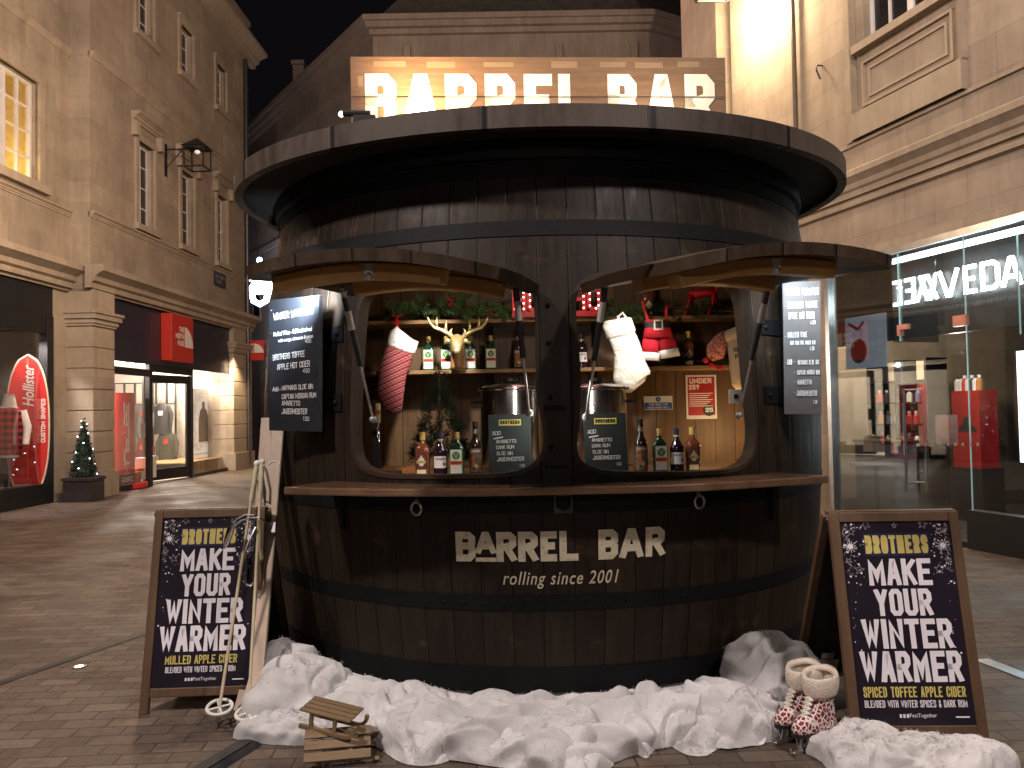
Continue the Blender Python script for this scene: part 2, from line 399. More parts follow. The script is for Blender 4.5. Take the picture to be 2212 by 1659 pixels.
bath = stone('bath_stone', (.45, .365, .28)); bath2 = stone('smooth_stone', (.46, .375, .285), 1.6, .6, .25)
bathdk = stone('weathered_stone', (.33, .27, .23), 1.2, .5, .5)
# ---------------------------------------------------------------- left building
L = thing('stone_building', 'pale stone building with tall white windows above a sports clothing shop on the left', 'building', (-8.28, 17.25, 0), rad(88.6))
f = fac(L)
xs, xp, x0s, x1s, xe = f(196)[0], f(243)[0], f(244)[0], f(502)[0], f(541)[0]
wins = []
for a, b in ((284, 320), (380, 408), (459.5, 481)):
    p0, p1 = f(a, 900, .15)[0], f(b, 900, .15)[0]; wins.append((p0, p1))
holes = [(a, b, 5.88, 7.77) for a, b in wins]+[(a, b, 10.25, 11.5) for a, b in wins]
mb = MB(); wall(mb, xs, xe, 4.6, 13.0, holes); wall(mb, xs, xe, 4.1, 4.6, [])
mb.box(xs, xs+.05, .002, 9, 4.1, 13.0)
mb.box(xe-.05, xe, .002, 9, 0, 13.0); mb.box(xs+.05, xe-.05, .002, 9, 12.8, 13.0)
mb.build('wall', bath, L)
for a, b in wins:
    for z0, z1, r in ((5.88, 7.77, 4), (10.25, 11.5, 3)):
        window(L, a, b, z0, z1, .14, r)
        sb = MB(); q = .13
        sb.box(a-q, a, -.05, .06, z0, z1+q); sb.box(b, b+q, -.05, .06, z0, z1+q); sb.box(a, b, -.05, .06, z1, z1+q)
        sb.box(a-q-.03, b+q+.03, -.11, .05, z0-.13, z0)
        if r == 4:
            run(sb, a-.28, b+.28, cornice(8.12, 8.34, .22))
            for c in (a-.2, b+.2): sb.box(c-.07, c+.07, -.14, .05, 7.80, 8.12)
        else: sb.box(a-q-.02, b+q+.02, -.09, .05, z1+q, z1+q+.07)
        sb.build('window_surround', bath2, L)
for z in (5.58, 8.80): sc = MB(); run(sc, xs, xe, cornice(z, z+.13, .09)); sc.build('string_course', bath2, L)
sc = MB(); run(sc, xs-.35, xe+.4, cornice(12.55, 13.05, .5)); sc.box(xs, xe+.05, -.02, .4, 13.05, 13.75); sc.box(xs-.05, xe+.1, -.07, .45, 13.75, 13.9); sc.build('cornice', bath2, L)
sc = MB(); run(sc, xs-.12, xe+.12, cornice(4.16, 4.62, .32)); sc.build('cornice', bath2, L)
dp = MB(); dp.tube([(f(530)[0], -.09, .1), (f(530)[0], -.09, 12.5)], .06, 10)
for z in (2.5, 5.2, 8.5, 11.5): dp.tube([(f(530)[0], -.09, z), (f(530)[0], -.09, z+.12)], .075, 10)
dp.build('downpipe', dsteel, L)
def pillar(par, x0, x1, y0, y1):
    b = MB(); b.box(x0-.06, x1+.06, y0-.06, y1, 0, .5); blocks(b, x0, x1, y0, y1, .5, 3.42, .417)
    o = b.build('pillar', bath2, par, bevel=.008)
    b = MB()
    for k, (e, z0, z1) in enumerate(((.03, 3.42, 3.47), (.06, 3.47, 3.56), (.11, 3.56, 3.66), (.14, 3.66, 3.72), (.0, 3.72, 4.16))): b.box(x0-e, x1+e, y0-e, y1, z0, z1)
    b.build('capital', bath2, o)
pillar(L, xs+.0, xp, -.05, .72); pillar(L, x1s, xe, -.05, .6)
# the shop under it
navy = mat('navy_fascia', (.020, .020, .034), .35, amt=.08, coat=.2)
b = MB(); b.box(x0s+.002, x1s-.002, .08, .2, 2.80, 4.16); b.build('fascia', navy, L)
xA, xB, xC, xD = f(318, 950, .15)[0], f(346, 950, .15)[0], f(414, 950, .15)[0], f(496, 950, .15)[0]
b = MB()
for x, w_ in ((xA+.1, .16), (xD, .07), (xC-.055, .11)): b = MB(); b.box(x-w_/2, x+w_/2, .1, .2, 0, 2.80); b.build('shopfront_post', black, L, bevel=.006)
b = MB(); b.box(x0s+.005, x0s+.06, .1, .2, 0, 2.80)
b.box(x0s+.06, xA+.02, .11, .19, 2.52, 2.68); b.box(x0s+.06, xA+.02, .11, .19, .02, .12);
b.build('shopfront_frame', black, L, bevel=.006); b = MB(); b.box(xA+.18, xC-.11, .11, .19, 2.64, 2.80); b.build('door_head', black, L, bevel=.006); b = MB(); b.box(xC, xD-.04, .11, .19, .02, .09); b.build('shopfront_sill', black, L, bevel=.006)
pane_m = glass_pane('shop_glass', .05)
b = MB(); b.box(x0s+.06, xA+.02, .145, .153, .12, 2.52); b.build('shop_pane', pane_m, L)
b = MB(); b.box(xC, xD-.04, .145, .153, .09, 2.80); b.build('shop_pane', pane_m, L)
b = MB(); T = Matrix.Translation((xC-.12, .16, 0)) @ Matrix.Rotation(rad(-16), 4, 'Z')
dw = xC-.12-xB-.05
b.box(-dw, -dw+.12, -.03, .03, .05, 2.62, T); b.box(-.12, 0, -.03, .03, .05, 2.62, T); b.box(-dw+.12, -.12, -.03, .03, .05, .32, T); b.box(-dw+.12, -.12, -.03, .03, 2.42, 2.62, T)
dr = b.build('door', black, L, bevel=.005)
b = MB(); b.box(-dw+.12, -.12, -.004, .004, .32, 2.42, T); b.build('pane', pane_m, dr)
b = MB(); b.box(-dw-.0, -dw+.2, -.07, .07, 1.1, 1.45, T); b.build('handle', black, dr)
shopwhite = mat('shop_white_wall', (.52, .47, .41), .7, amt=.05); shopfloor = mat('shop_floor', (.30, .26, .22), .4)
b = MB(); X0, X1 = x0s-.3, x1s+.2
b.add([(X0, .22, .02), (X1, .22, .02), (X1, 5, .02), (X0, 5, .02)], [(0, 1, 2, 3)]); b.build('shop_floor', shopfloor, L)
b = MB(); b.add([(X0, 5, .02), (X1, 5, .02), (X1, 5, 2.95), (X0, 5, 2.95)], [(0, 1, 2, 3)]); b.add([(X0, .22, .02), (X0, 5, .02), (X0, 5, 2.95), (X0, .22, 2.95)], [(0, 1, 2, 3)])
b.add([(X1, .22, .02), (X1, 5, .02), (X1, 5, 2.95), (X1, .22, 2.95)], [(0, 1, 2, 3)]); b.add([(X0, .22, 2.95), (X1, .22, 2.95), (X1, 5, 2.95), (X0, 5, 2.95)], [(0, 1, 2, 3)])
b.build('shop_wall', shopwhite, L)
for k, u in enumerate((.12, .35, .6, .85)):
    x = X0+(X1-X0)*u; b = MB(); b.box(x-.3, x+.3, 1.0, 1.15, 2.88, 2.93); b.build('ceiling_light', glow('shop_lamp', (1, .9, .78), 6), L)
    lamp('shop_light', f.M @ V((x, 1.3, 2.78)), 300, (1, .88, .74), .05)
lamp('shop_light', f.M @ V((xD-.5, .9, 2.7)), 140, (1, .86, .66), .15, 'SPOT', f.M @ V((xD-.2, .3, 0)), 120)
lamp('shop_light', f.M @ V((x1s-.3, -.3, 3.5)), 420, (1, .75, .45), .1, 'SPOT', f.M @ V((x1s+.1, -.9, 0)), 110)
# ---------------------------------------------------------------- goods in the shop
red = mat('red_board', (.55, .035, .02), .45, amt=.05); redlit = mat('red_gloss', (.62, .03, .03), .35, amt=.05)
pink = mat('cream_print', (.85, .80, .74), .5, amt=.02)
W_ = lambda x, y, z: f.M @ V((x, y, z))
def at(xyz): return Matrix.Translation(W_(*xyz)) @ Matrix.Rotation(rad(88.6), 4, 'Z')
xr = f(251, 950, .6)[0]
o = thing('display_column', 'tall glossy red round column with white lettering behind the first shop pane', 'display', M=at((xr+.1, .62, .02)))
b = MB(); b.lathe([(.0, .0), (.62, 0), (.62, .10), (.0, .10)], 28); b.build('plinth', redlit, o)
b = MB(); b.lathe([(.001, .10), (.36, .10), (.36, 2.12), (.001, 2.12)], 28); b.build('drum', redlit, o, smooth=True)
t = Txt(); t.line('NUPTSE', 0, 0, .14, 1.6, .2)
t.build(pink, o, lambda x, y, k: (.363*sin(-.75+y*2.7), -.363*cos(-.75+y*2.7)-k*1e-4, 1.1+x))
jk = [mat('jacket_black', (.02, .02, .022), .6), mat('jacket_plum', (.11, .012, .02), .6), mat('jacket_grey', (.10, .095, .09), .7), mat('jacket_olive', (.05, .05, .035), .7)]
wd = wood('shop_wood', (.30, .17, .07), (.48, .30, .14))
def atw(px, y, z): xx = f(px, 950, y)[0]; return Matrix.Translation(W_(xx, y, z))      # square to the street, at a depth behind the glass
b = MB(); yr = W_(X1-.75, 0, 0).y; q0 = P(292, 900, yr); R0 = Matrix.Translation((q0.x, yr, .0)); o = thing('clothes_rail', 'black wall rack holding coats at the back of the bright shop', 'rack', M=R0)
for z in (1.95, 2.55): b.bar((-.7, 0, z), (1.15, 0, z), .035)
for k in range(6): b.bar((-.6+k*.3, 0, 1.95), (-.6+k*.3, .0, 2.55), .05)
for x in (-.7, .5, 1.15): b.bar((x, .0, .02), (x, .0, 2.6), .045)
b.build('rails', black, o)
b = MB(); b.box(-.65, .4, -.25, .05, 1.32, 1.37); b.box(.5, 1.12, -.25, .05, 1.5, 1.54); b.build('shelf', wd, o)
def coat(m_, lab, M_, h=.85, wdt=.42):
    o = thing('coat', lab, 'coat', M=M_); b = MB()
    def fn(u, v):
        a = 2*pi*u; z = -h*v; r = wdt*(.30+.26*min(1, v*7)+.08*v); return (r*cos(a)*(1+.04*sin(9*a)), r*.45*sin(a), z)
    b.grid(20, 10, fn, True); b.build('body', m_, o, smooth=True)
    for s in (-1, 1):
        b = MB(); b.tube([(s*wdt*.38, 0, -.07), (s*wdt*.62, -.02, -.3), (s*wdt*.60, -.05, -.66)], [.075, .07, .05], 8); b.build('sleeve', m_, o, smooth=True)
    b = MB(); b.tube([(0, 0, -.02), (0, 0, .06)], .008, 6); b.build('hanger_hook', steel, o)
    b = MB(); b.box(-.06, .06, -.125, -.12, -.32, -.2); b.build('price_tag', pink if m_ is jk[0] else red, o)
for dx, z, q, lab in ((-.22, 1.95, 0, 'black coat with white tag, nearest the red column'), (.06, 1.95, 0, 'black coat with white tag in the middle of the shop rail'),
        (.36, 1.95, 2, 'grey coat with red tag hanging on the shop rail'), (.34, 1.0, 1, 'dark plum coat hanging low beside the door post'), (-.1, 1.28, 3, 'olive coat hanging below the wooden shelf'), (.85, 1.95, 0, 'black coat with white tag seen through the shop door'), (1.0, 1.15, 3, 'long olive coat with red tag low behind the shop door')):
    coat(jk[q], lab, R0 @ Matrix.Translation((dx, -.2, z)))
for px, h, w_, lab in ((291, .26, .16, 'small white box with a red print on the shop window floor'), (303, .5, .24, 'white carton in the middle of the window floor'), (317, .52, .2, 'white carton beside the dark door post')):
    o = thing('shoe_box', lab, 'box', M=atw(px, .55, .13), group='white boxes in the shop window'); b = MB(); b.box(-w_/2, w_/2, 0, .3, 0, h-.05); b.build('body', pink, o, bevel=.004)
    b = MB(); b.box(-w_/2-.01, w_/2+.01, -.01, .31, h-.05, h); b.build('lid', pink if w_ > .17 else red, o, bevel=.004)
b = MB(); b.box(x0s+.08, xA-.05, .25, 1.3, .02, .13); tag(b.build('window_plinth', mat('grey_plinth', (.16, .15, .14), .5)), 'low grey platform inside the first shop window', 'platform'); bpy.data.objects['window_plinth'].matrix_world = f.M
o = thing('floor_sign', 'small black floor sign with a red corner behind the shop glass', 'sign', M=at((f(268, 1020, .22)[0]+.3, .2, .13)))
b = MB(); b.box(-.55, .45, .0, .02, 0, .22); b.build('panel', black, o); b = MB(); b.box(.18, .40, -.012, .0, .01, .21); b.build('corner_patch', red, o)
t = Txt(); t.rect(-.45, .05, .13, .15); t.rect(-.45, .0, .09, .11); t.rect(-.45, .08, .05, .07); t.build(pink, o)
# right half of the window
o = thing('wooden_plinth', 'low wooden platform under the white poster in the shop window', 'platform', M=at((xC+.05, .3, .02))); b = MB(); b.box(0, xD-xC-.1, 0, 1.3, 0, .34); b.build('boards', wood('plinth_wood', (.36, .2, .08), (.55, .34, .15), 'x', 4, plank=.3), o); b = MB(); b.box(-.01, xD-xC-.09, -.012, 1.31, .34, .37); b.build('top', wd, o)
xq = f(443, 900, .75)[0]; o = thing('window_poster', 'large pale lit poster with a grey jacket figure in the shop window', 'poster', M=at((xq, .8, .40)))
b = MB(); b.box(-1.0, 1.1, 0, .06, 0, 1.98); b.build('panel', mat('poster_cream', (.74, .70, .66), .5, amt=.06, emit=(1, .93, .85), estr=.35), o)
b = MB(); b.front([(-.34, .45), (.36, .45), (.34, 1.15), (.22, 1.36), (.10, 1.42), (.10, 1.6), (-.08, 1.6), (-.08, 1.42), (-.22, 1.36), (-.34, 1.1)], -.006, -.002); b.build('jacket_print', mat('grey_print', (.22, .18, .16), .6), o)
t = Txt(); t.line('NUPTSE', .05, .22, .22, 1.6, .16); t.line('UPT', -.15, 1.62, .24, .8, .16); t.rect(-.7, .8, .1, .13); t.build(pink, o, off=.004)
t = Txt(); t.line('NUPTSE', 0, 0, .22, 1.3, .16); t.build(pink, o, lambda x, y, k: (-.55-y, -.004-k*3e-5, 1.0+x)); t = Txt(); t.line('NUPTSE', 0, 0, .22, 1.3, .16); t.build(pink, o, lambda x, y, k: (.95-y, -.004-k*3e-5, 1.0-x))
o = thing('wall_screen', 'small glowing blue screen high inside the shop window', 'screen', M=at((f(452, 830, 1.2)[0], 1.2, 2.33))); b = MB(); b.box(-.40, .40, 0, .05, -.02, .56); b.build('case', black, o); b = MB(); b.box(-.37, .37, -.012, -.002, 0, .54); b.build('display', glow('blue_screen', (.12, .22, .9), 1.1), o)
# ---------------------------------------------------------------- signs of the left building
def half_dome(t, x, y, r):
    for q in (1., .68, .38):
        a = r*q; pts = [(x, y)]+[(x+a*cos(k*pi/20), y+a*sin(k*pi/20)) for k in range(11)]
        if q == 1: t.poly(pts)
def face_logo(par, m_, x, y, s, off):
    t = Txt()
    for i, q in enumerate(('THE', 'NORTH', 'FACE')): t.line(q, x+.02*s, y+s*(.36-.21*i), s*.16, s*(.36, .60, .46)[i], .22, 'r', .2)
    half_dome(t, x+.06*s, y-.08*s, s*.62); t.build(m_, par, off=off)
xq0, xq1 = f(364, 740, -.1)[0], f(411, 740, -.1)[0]; xm = (xq0+xq1)/2; hw = (xq1-xq0)/2
o = thing('shop_sign', 'square red box sign with white lettering on the dark fascia', 'sign', M=at((xm, .08, 2.93)))
b = MB(); b.box(-hw, hw, -.26, .0, 0, 1.12); b.build('box', red, o, bevel=.01); face_logo(o, pink, .05, .42, .80, .263)
q = P(548.5, 757, 25.4); o = thing('projecting_sign', 'small square red sign projecting over the street beside the downpipe', 'sign', q, 0)
b = MB(); b.box(-.325, .325, -.05, .05, -.31, .31); b.build('box', red, o, bevel=.01); face_logo(o, pink, .0, -.04, .46, .053)
b = MB(); b.bar((-.3, 0, .33), (-.62, .0, .33), .03); b.bar((-.25, 0, .31), (-.25, 0, .345), .02); b.build('bracket', dsteel, o)
xq = f(474, 605)[0]; o = thing('street_nameplate', 'small dark street nameplate on the stone wall above the red sign', 'sign', M=at((xq, -.005, f(474, 605)[1])))
b = MB(); b.box(-.42, .42, -.02, .0, -.2, .2); b.build('plate', mat('plate_dark', (.03, .03, .035), .4), o); t = Txt(); t.line('SOUTHGATE', 0, .03, .09, .7, .14); t.line('PLACE', -.12, -.11, .09, .4, .14); t.build(mat('plate_letters', (.35, .34, .33), .5), o, off=.022)
# wall lantern on the left
xq, zq = f(357, 341); o = thing('wall_lantern', 'unlit black square lantern on a wall bracket between the upper windows', 'lamp', M=at((xq, -.0, zq))); dd = .78
b = MB(); b.box(-.05, .05, -.03, 0, -.45, .33); b.tube([(0, -.02, .2), (0, -dd, .2)], .018, 8); b.tube([(0, -.02, -.25), (0, -.2, -.05), (0, -.42, .18)], .014, 8); b.build('bracket', black, o)
b = MB(); h = .23
for sx in (-1, 1):
    for sy in (-1, 1): b.bar((sx*h, -dd+sy*h, -.28), (sx*h, -dd+sy*h, .2), .028)
for z in (-.28, .2):
    for s in (-1, 1): b.bar((-h-.014, -dd+s*h, z), (h+.014, -dd+s*h, z), .03); b.bar((s*h, -dd-h-.014, z), (s*h, -dd+h+.014, z), .03)
b.build('cage', black, o)
b = MB(); b.add([(-.29, -dd-.29, .215), (.29, -dd-.29, .215), (.29, -dd+.29, .215), (-.29, -dd+.29, .215), (0, -dd, .46)], [(0, 1, 2, 3), (0, 1, 4), (1, 2, 4), (2, 3, 4), (3, 0, 4)]); b.build('roof', black, o)
b = MB(); b.ball((0, -dd, .12), .07, 10, .7); b.build('bulb', glow('dim_bulb', (1, .95, .85), .2), o)
# ---------------------------------------------------------------- near bay on the far left
yN = .42; xn1, xn0 = xs-.002, -6.2
o = N = thing('corner_building', 'stone building bay at the left edge with one yellow lit window', 'building', (-8.28, 17.25, 0), rad(88.6))
wa, wb = f(-60, 900, yN+.1)[0], f(70, 900, yN+.1)[0]
z0, z1 = f(68, 398, yN+.1)[1], f(68, 180, yN+.1)[1]
b = MB(); wall(b, xn0, xn1, 4.1, 14.5, [(wa, wb, z0, z1)], yN, .2); b.build('wall', bath, N)
window(N, wa, wb, z0, z1, yN+.12, 4, 4, pane=glass_pane('lit_glass', .05))
b = MB(); b.box(wa-.16, wa, yN-.05, yN+.05, z0, z1+.16); b.box(wb, wb+.16, yN-.05, yN+.05, z0, z1+.16); b.box(wa, wb, yN-.05, yN+.05, z1, z1+.16); b.box(wa-.22, wb+.22, yN-.14, yN+.05, z0-.16, z0); b.build('window_surround', bath2, N)
b = MB(); b.box(wa-.5, wb+.5, yN+1.4, yN+1.45, z0-.4, z1+.4); b.box(wa-.5, wa-.45, yN+.22, yN+1.4, z0-.4, z1+.4); b.box(wb+.45, wb+.5, yN+.22, yN+1.4, z0-.4, z1+.4); b.box(wa-.45, wb+.45, yN+.22, yN+1.4, z1+.36, z1+.4); b.box(wa-.45, wb+.45, yN+.22, yN+1.4, z0-.4, z0-.36); b.build('room', mat('cream_room', (.75, .62, .32), .8), N)
lamp('room_light', f.M @ V(((wa+wb)/2+.2, yN+.75, z0+.05)), 42, (1, .72, .26), .1)
b = MB(); run(b, xn0, xn1+.02, cornice(4.16, 4.62, .32, yN)); b.build('cornice', bath2, N); 
for z in (5.58, 8.80): b = MB(); run(b, xn0, xn1, cornice(z, z+.13, .09, yN)); b.build('string_course', bath2, N)
xw1 = f(112, 1000, yN)[0]; b = MB(); b.box(xn0, xw1+.12, yN+.05, yN+.2, 3.55, 4.16); b.box(xw1-.09, xw1+.12, yN+.03, yN+.2, 0, 3.55); b.box(xn0, xw1-.09, yN+.03, yN+.2, 0, .38); b.box(xn0, xw1-.09, yN+.05, yN+.18, 3.2, 3.55); b.build('shopfront_frame', black, N, bevel=.006)
b = MB(); b.box(xw1+.12, xs, yN+.06, yN+.2, 0, 4.16); b.build('jamb', bath2, N)
b = MB(); b.box(xn0, xw1-.09, yN+.1, yN+.11, .38, 3.2); b.build('shop_pane', pane_m, N)
dk = mat('dark_shop_wall', (.035, .03, .028), .6); b = MB(); b.box(xn0, xw1+.1, yN+3, yN+3.05, 0, 3.6); b.box(xw1+.3, xw1+.35, yN+.2, yN+3, 0, 3.6); b.box(xw1+.12, xw1+.3, yN+.2, yN+.24, 0, 3.6); b.box(xn0, xw1+.3, yN+.2, yN+3, 3.58, 3.62); b.box(xn0, xw1+.3, yN+.2, yN+3, .30, .34); b.build('shop_wall', dk, N)
lamp('shop_light', f.M @ V((f(45, 900, yN+.4)[0], yN+.12, 3.15)), 260, (1, .85, .8), .1, 'SPOT', f.M @ V((f(45, 900, yN+.5)[0], yN+.55, 1.2)), 110)
xb = f(60, 900, yN+.3)[0]; o = thing('surfboard', 'upright red surfboard with a cream rail in the dark shop window', 'surfboard', M=Matrix.Translation(W_(xb, yN+.3, .36)) @ Matrix.Rotation(rad(22), 4, 'Z')); hb = 2.45
def sb_w(v): return .36*(max(0, 1-abs(2*(.10+.90*v)-1)**2.5))**.5
def sb(inset):
    R = [(sb_w(i/24)-inset, inset+(hb-2*inset)*i/24) for i in range(25)]; R = [(max(x, .002), z) for x, z in R]; return R+[(-x, z) for x, z in R[::-1]]
b = MB(); b.front(sb(0), 0, .07); b.build('rail', mat('cream_rail', (.75, .66, .48), .35), o); b = MB(); b.front(sb(.022), -.006, -.001); b.build('deck', redlit, o)
b = MB(); b.box(-.006, .006, -.010, -.007, .1, hb-.08); b.build('stringer', mat('stringer', (.75, .25, .06), .4), o)
t = Txt(); t.font('Hollister', 0, 0, .26, .78, shear=.3, bold=.004); t.build(pink, o, lambda x, y, k: (.10-y, -.012-k*1e-5, 1.86+x), name='script'); t = Txt(); t.line('CUSTOM SHAPES', 0, 0, .075, .82, .2); t.build(pink, o, lambda x, y, k: (.29-y, -.012-k*3e-5, 1.2+x))
# mannequin in the plaid shirt: one torso surface, shirt on it
xb = f(20, 950, yN+.30)[0]; o = thing('shop_mannequin', 'headless white mannequin wearing an open red and black plaid shirt in the window', 'mannequin', M=Matrix.Translation(W_(xb, yN+.30, .36)) @ Matrix.Rotation(rad(20), 4, 'Z'))
whitecl = mat('white_cloth', (.75, .70, .64), .8, bump=.1)
def tor(k, z0, z1, o1=0):
    def fn(u, v):
        a = 2*pi*u; z = z0+(z1-z0)*v; w_ = .17+.05*sin((z-.75)*3.2)+(.02 if z < .9 else 0)
        if z > 1.38: w_ *= max(.28, 1-(z-1.38)*4.5)
        return (w_*k*cos(a), (w_*.62)*k*sin(a), z)
    return fn
b = MB(); b.grid(24, 20, tor(1, .55, 1.62), True); b.build('torso', whitecl, o, smooth=True); b = MB(); b.tube([(0, 0, .0), (0, 0, .6)], .02, 8); b.lathe([(.0, 0), (.18, 0), (.18, .015), (0, .02)], 20); b.build('stand', steel, o)
tp = NT('plaid'); x, y, z = tp.sep(); st = lambda q, n_: tp.math('GREATER_THAN', tp.math('FRACT', tp.math('MULTIPLY', q, n_)), .5)
tp.p(col=tp.mix(tp.math('MULTIPLY', tp.math('ADD', st(x, 9.), st(z, 8.)), .5), (.62, .02, .03), (.012, .008, .01)), rough=.9)
b = MB(); b.grid(20, 10, lambda u, v: tuple(V(tor(1.12, .60, 1.44)(.58+u*.62, v))), False); b.build('shirt', tp.m, o, smooth=True)
for s in (-1, 1): b = MB(); b.tube([(s*.2, 0, 1.38), (s*.29, -.02, 1.1), (s*.27, -.06, .78)], [.075, .07, .055], 10); b.build('sleeve', tp.m if s < 0 else whitecl, o, smooth=True)
b = MB(); b.grid(16, 8, lambda u, v: (.13*cos(2*pi*u)*(1-.35*v), .11*sin(2*pi*u)*(1-.35*v), 1.45+.22*v+.03*sin(4*pi*u)), True); b.build('hood', whitecl, o, smooth=True)
# planter
q = G(166, 1085); q.y -= .10; o = thing('planter', 'square dark planter against the stone pillar', 'planter', (q.x+.02, q.y+.32, 0), rad(-2)); b = MB(); b.box(-.27, .27, -.25, .25, 0, .40); b.box(-.295, .295, -.275, .275, .40, .46); b.build('box', mat('planter_paint', (.035, .028, .03), .5), o, bevel=.006); b = MB(); b.box(-.24, .24, -.22, .22, .463, .47); b.build('soil', mat('soil', (.03, .02, .015), .95), o)
leafm = mat('box_leaf', (.008, .022, .009), .55, sc=6, amt=.5)
tr = thing('conical_shrub', 'small clipped conical evergreen with white fairy lights in the dark planter', 'shrub', (q.x+.02, q.y+.32, .47)); b = MB(); rr = random.Random(3)
for i in range(1500):
    h_ = 1.12*(1-sqrt(rr.random())); a = rr.uniform(0, 2*pi); r = (.235*(1-h_/1.16)+.012)*(rr.uniform(.75, 1.06)); c = V((r*cos(a), r*sin(a), h_+.02)); s = rr.uniform(.016, .032)
    n = V((rr.gauss(0, 1), rr.gauss(0, 1), rr.gauss(0, 1))).normalized(); p_ = n.orthogonal().normalized()*s; q_ = n.cross(p_); b.add([c-p_, c-q_*.5, c+p_, c+q_*.5], [(0, 1, 2, 3)])
b.lathe([(.19, .02), (.15, .3), (.07, .75), (.01, 1.05)], 12)
b.build('crown', leafm, tr, fix=False); b = MB(); b.tube([(0, 0, 0), (0, 0, .9)], [.03, .01], 6); b.build('trunk', mat('bark', (.06, .04, .025), .9), tr)
fb = glow('fairy_light', (.75, .85, 1), 14); b = MB(); b.ball((0, 0, 0), .009, 6); fm = None
for i in range(18):
    h_ = 1.08*(i+.5)/18; a = i*2.4; r = .245*(1-h_/1.16)+.02
    if fm is None: fm = b.build('fairy_light', fb, tr); ob = fm
    else: ob = fm.copy(); C.objects.link(ob)
    ob.parent = tr; ob.location = (r*cos(a), r*sin(a), h_+.02)
# ---------------------------------------------------------------- back building with a canted front
Bk = thing('canted_building', 'dim stone building with a canted front and mansard roof behind the bar', 'building', (0, 24, 0))
foot = [(-12.6, 12.5), (-3.93, 0), (4.22, 0), (6.5, 1.36), (13, 5.2), (13, 24), (-12.6, 24)]
def inset(pts, d):
    n = len(pts); out = []
    for i in range(n):
        a, b_, c = V(pts[i-1]), V(pts[i]), V(pts[(i+1) % n]); n1 = V(((b_-a).y, -(b_-a).x)).normalized(); n2 = V(((c-b_).y, -(c-b_).x)).normalized(); m_ = (n1+n2).normalized()
        p_ = b_-m_*d/max(.3, m_.dot(n1)); out.append((p_.x, p_.y))
    return out
stB = NT('back_stone'); stB.p(col=stB.mix(1, stB.ramp(stB.noise(.8, None, 6), (.3, (.24, .195, .165)), (.7, (.34, .275, .23))), stB.ramp(stB.noise(6., stB.mapped((1, 1, .2))), (.3, .8), (.7, 1.05)), 'MULTIPLY'), rough=.9); stB = stB.m
b = MB(); b.prism(foot, 0, 11.75); b.build('wall', stB, Bk); b = MB(); b.prism(inset(foot, .04), 11.75, 12.65); b.build('parapet', stB, Bk)
b = MB()
for d, z0, z1 in ((-.12, 12.65, 12.80), (-.28, 12.80, 12.97), (-.38, 12.97, 13.13), (-.10, 11.65, 11.75)): b.prism(inset(foot, d), z0, z1)
b.prism(inset(foot, -.15), 4.2, 4.6); b.prism(inset(foot, -.1), 7.9, 8.1); b.build('cornice', stB, Bk)
f2, f3 = inset(foot, .1), inset(foot, 3.9); n = len(foot); b = MB(); b.add([(x, y, 13.135) for x, y in f2]+[(x, y, 17.3) for x, y in f3], [(i, (i+1) % n, n+(i+1) % n, n+i) for i in range(n)]+[list(range(n, 2*n))]); rf = b.build('roof', mat('slate', (.15, .125, .11), .8, sc=3, amt=.3), Bk)
for px, py, d, s in ((650, 158, 31, .4),):
    q = P(px, py, d)-V((0, 24, 0)); b = MB(); b.box(q.x-s*.5, q.x+s*.5, q.y-.4, q.y+1.5, q.z-2, q.z+.15); b.box(q.x-s*.6, q.x+s*.6, q.y-.5, q.y+1.6, q.z+.15, q.z+.3); b.build('dormer', bathdk, rf)
for x in (-2.9, 1.55, 3.75): b = MB(); b.box(x-.10, x+.10, -.10, .05, 9, 12.3); b.build('pilaster', stB, Bk)
b = MB(); b.box(-1.0, 1.3, -.09, .03, 10.1, 10.2); b.build('ledge', stB, Bk)
dx, dy = -8.67/15.21, 12.5/15.21
for s, zz in ((7.6, 5.4), (10.8, 5.4), (7.9, 8.9)):
    T = Matrix.Translation((-3.93+dx*s, dy*s, 0)) @ Matrix.Rotation(atan2(-dy, -dx), 4, 'Z'); e = MB(T); e.box(-.45, .45, -.03, .02, zz, zz+1.6); w_ = e.build('window', dark_glass, Bk); e = MB(T)
    for a in (-.5, .42): e.box(a, a+.08, -.06, .02, zz, zz+1.6)
    e.box(-.55, .55, -.1, .02, zz-.12, zz); e.box(-.55, .55, -.1, .02, zz+1.6, zz+1.72); e.build('frame', bathdk, w_)
for s in (5.5, 9.5, 12.5):
    T = Matrix.Translation((-3.93+dx*s, dy*s, 0)) @ Matrix.Rotation(atan2(-dy, -dx), 4, 'Z'); e = MB(T); blocks(e, -.4, .4, -.2, .05, 0, 4.15, .45); e.build('pilaster', bath, Bk)
# crown-shaped street decoration
q = P(561, 612, 29.); o = thing('light_decoration', 'glowing white and blue crown shaped Christmas light hanging over the street', 'decoration', q); gl = glow('decoration_white', (.75, .80, 1), 9); b = MB()
prof = [(-.42, -.30), (-.5, .30), (-.22, .05), (0, .75), (.22, .05), (.5, .30), (.42, -.30)]
b.front(prof, -.06, .06); b.tube([(x, 0, z) for x, z in prof], .10, 8, True); b.tube([(-.42, 0, -.1), (.42, 0, -.1)], .09, 8); b.tube([(-.3, 0, -.3), (-.22, 0, -.62), (0, 0, -.74), (.22, 0, -.62), (.3, 0, -.3)], .10, 8); b.tube([(-.2, 0, .2), (0, 0, -.3), (.2, 0, .2)], .07, 8)
b.ball((0, 0, .82), .1, 8); b.ball((-.5, 0, .38), .09, 8); b.ball((.5, 0, .38), .09, 8); b.build('crown_tubes', gl, o)
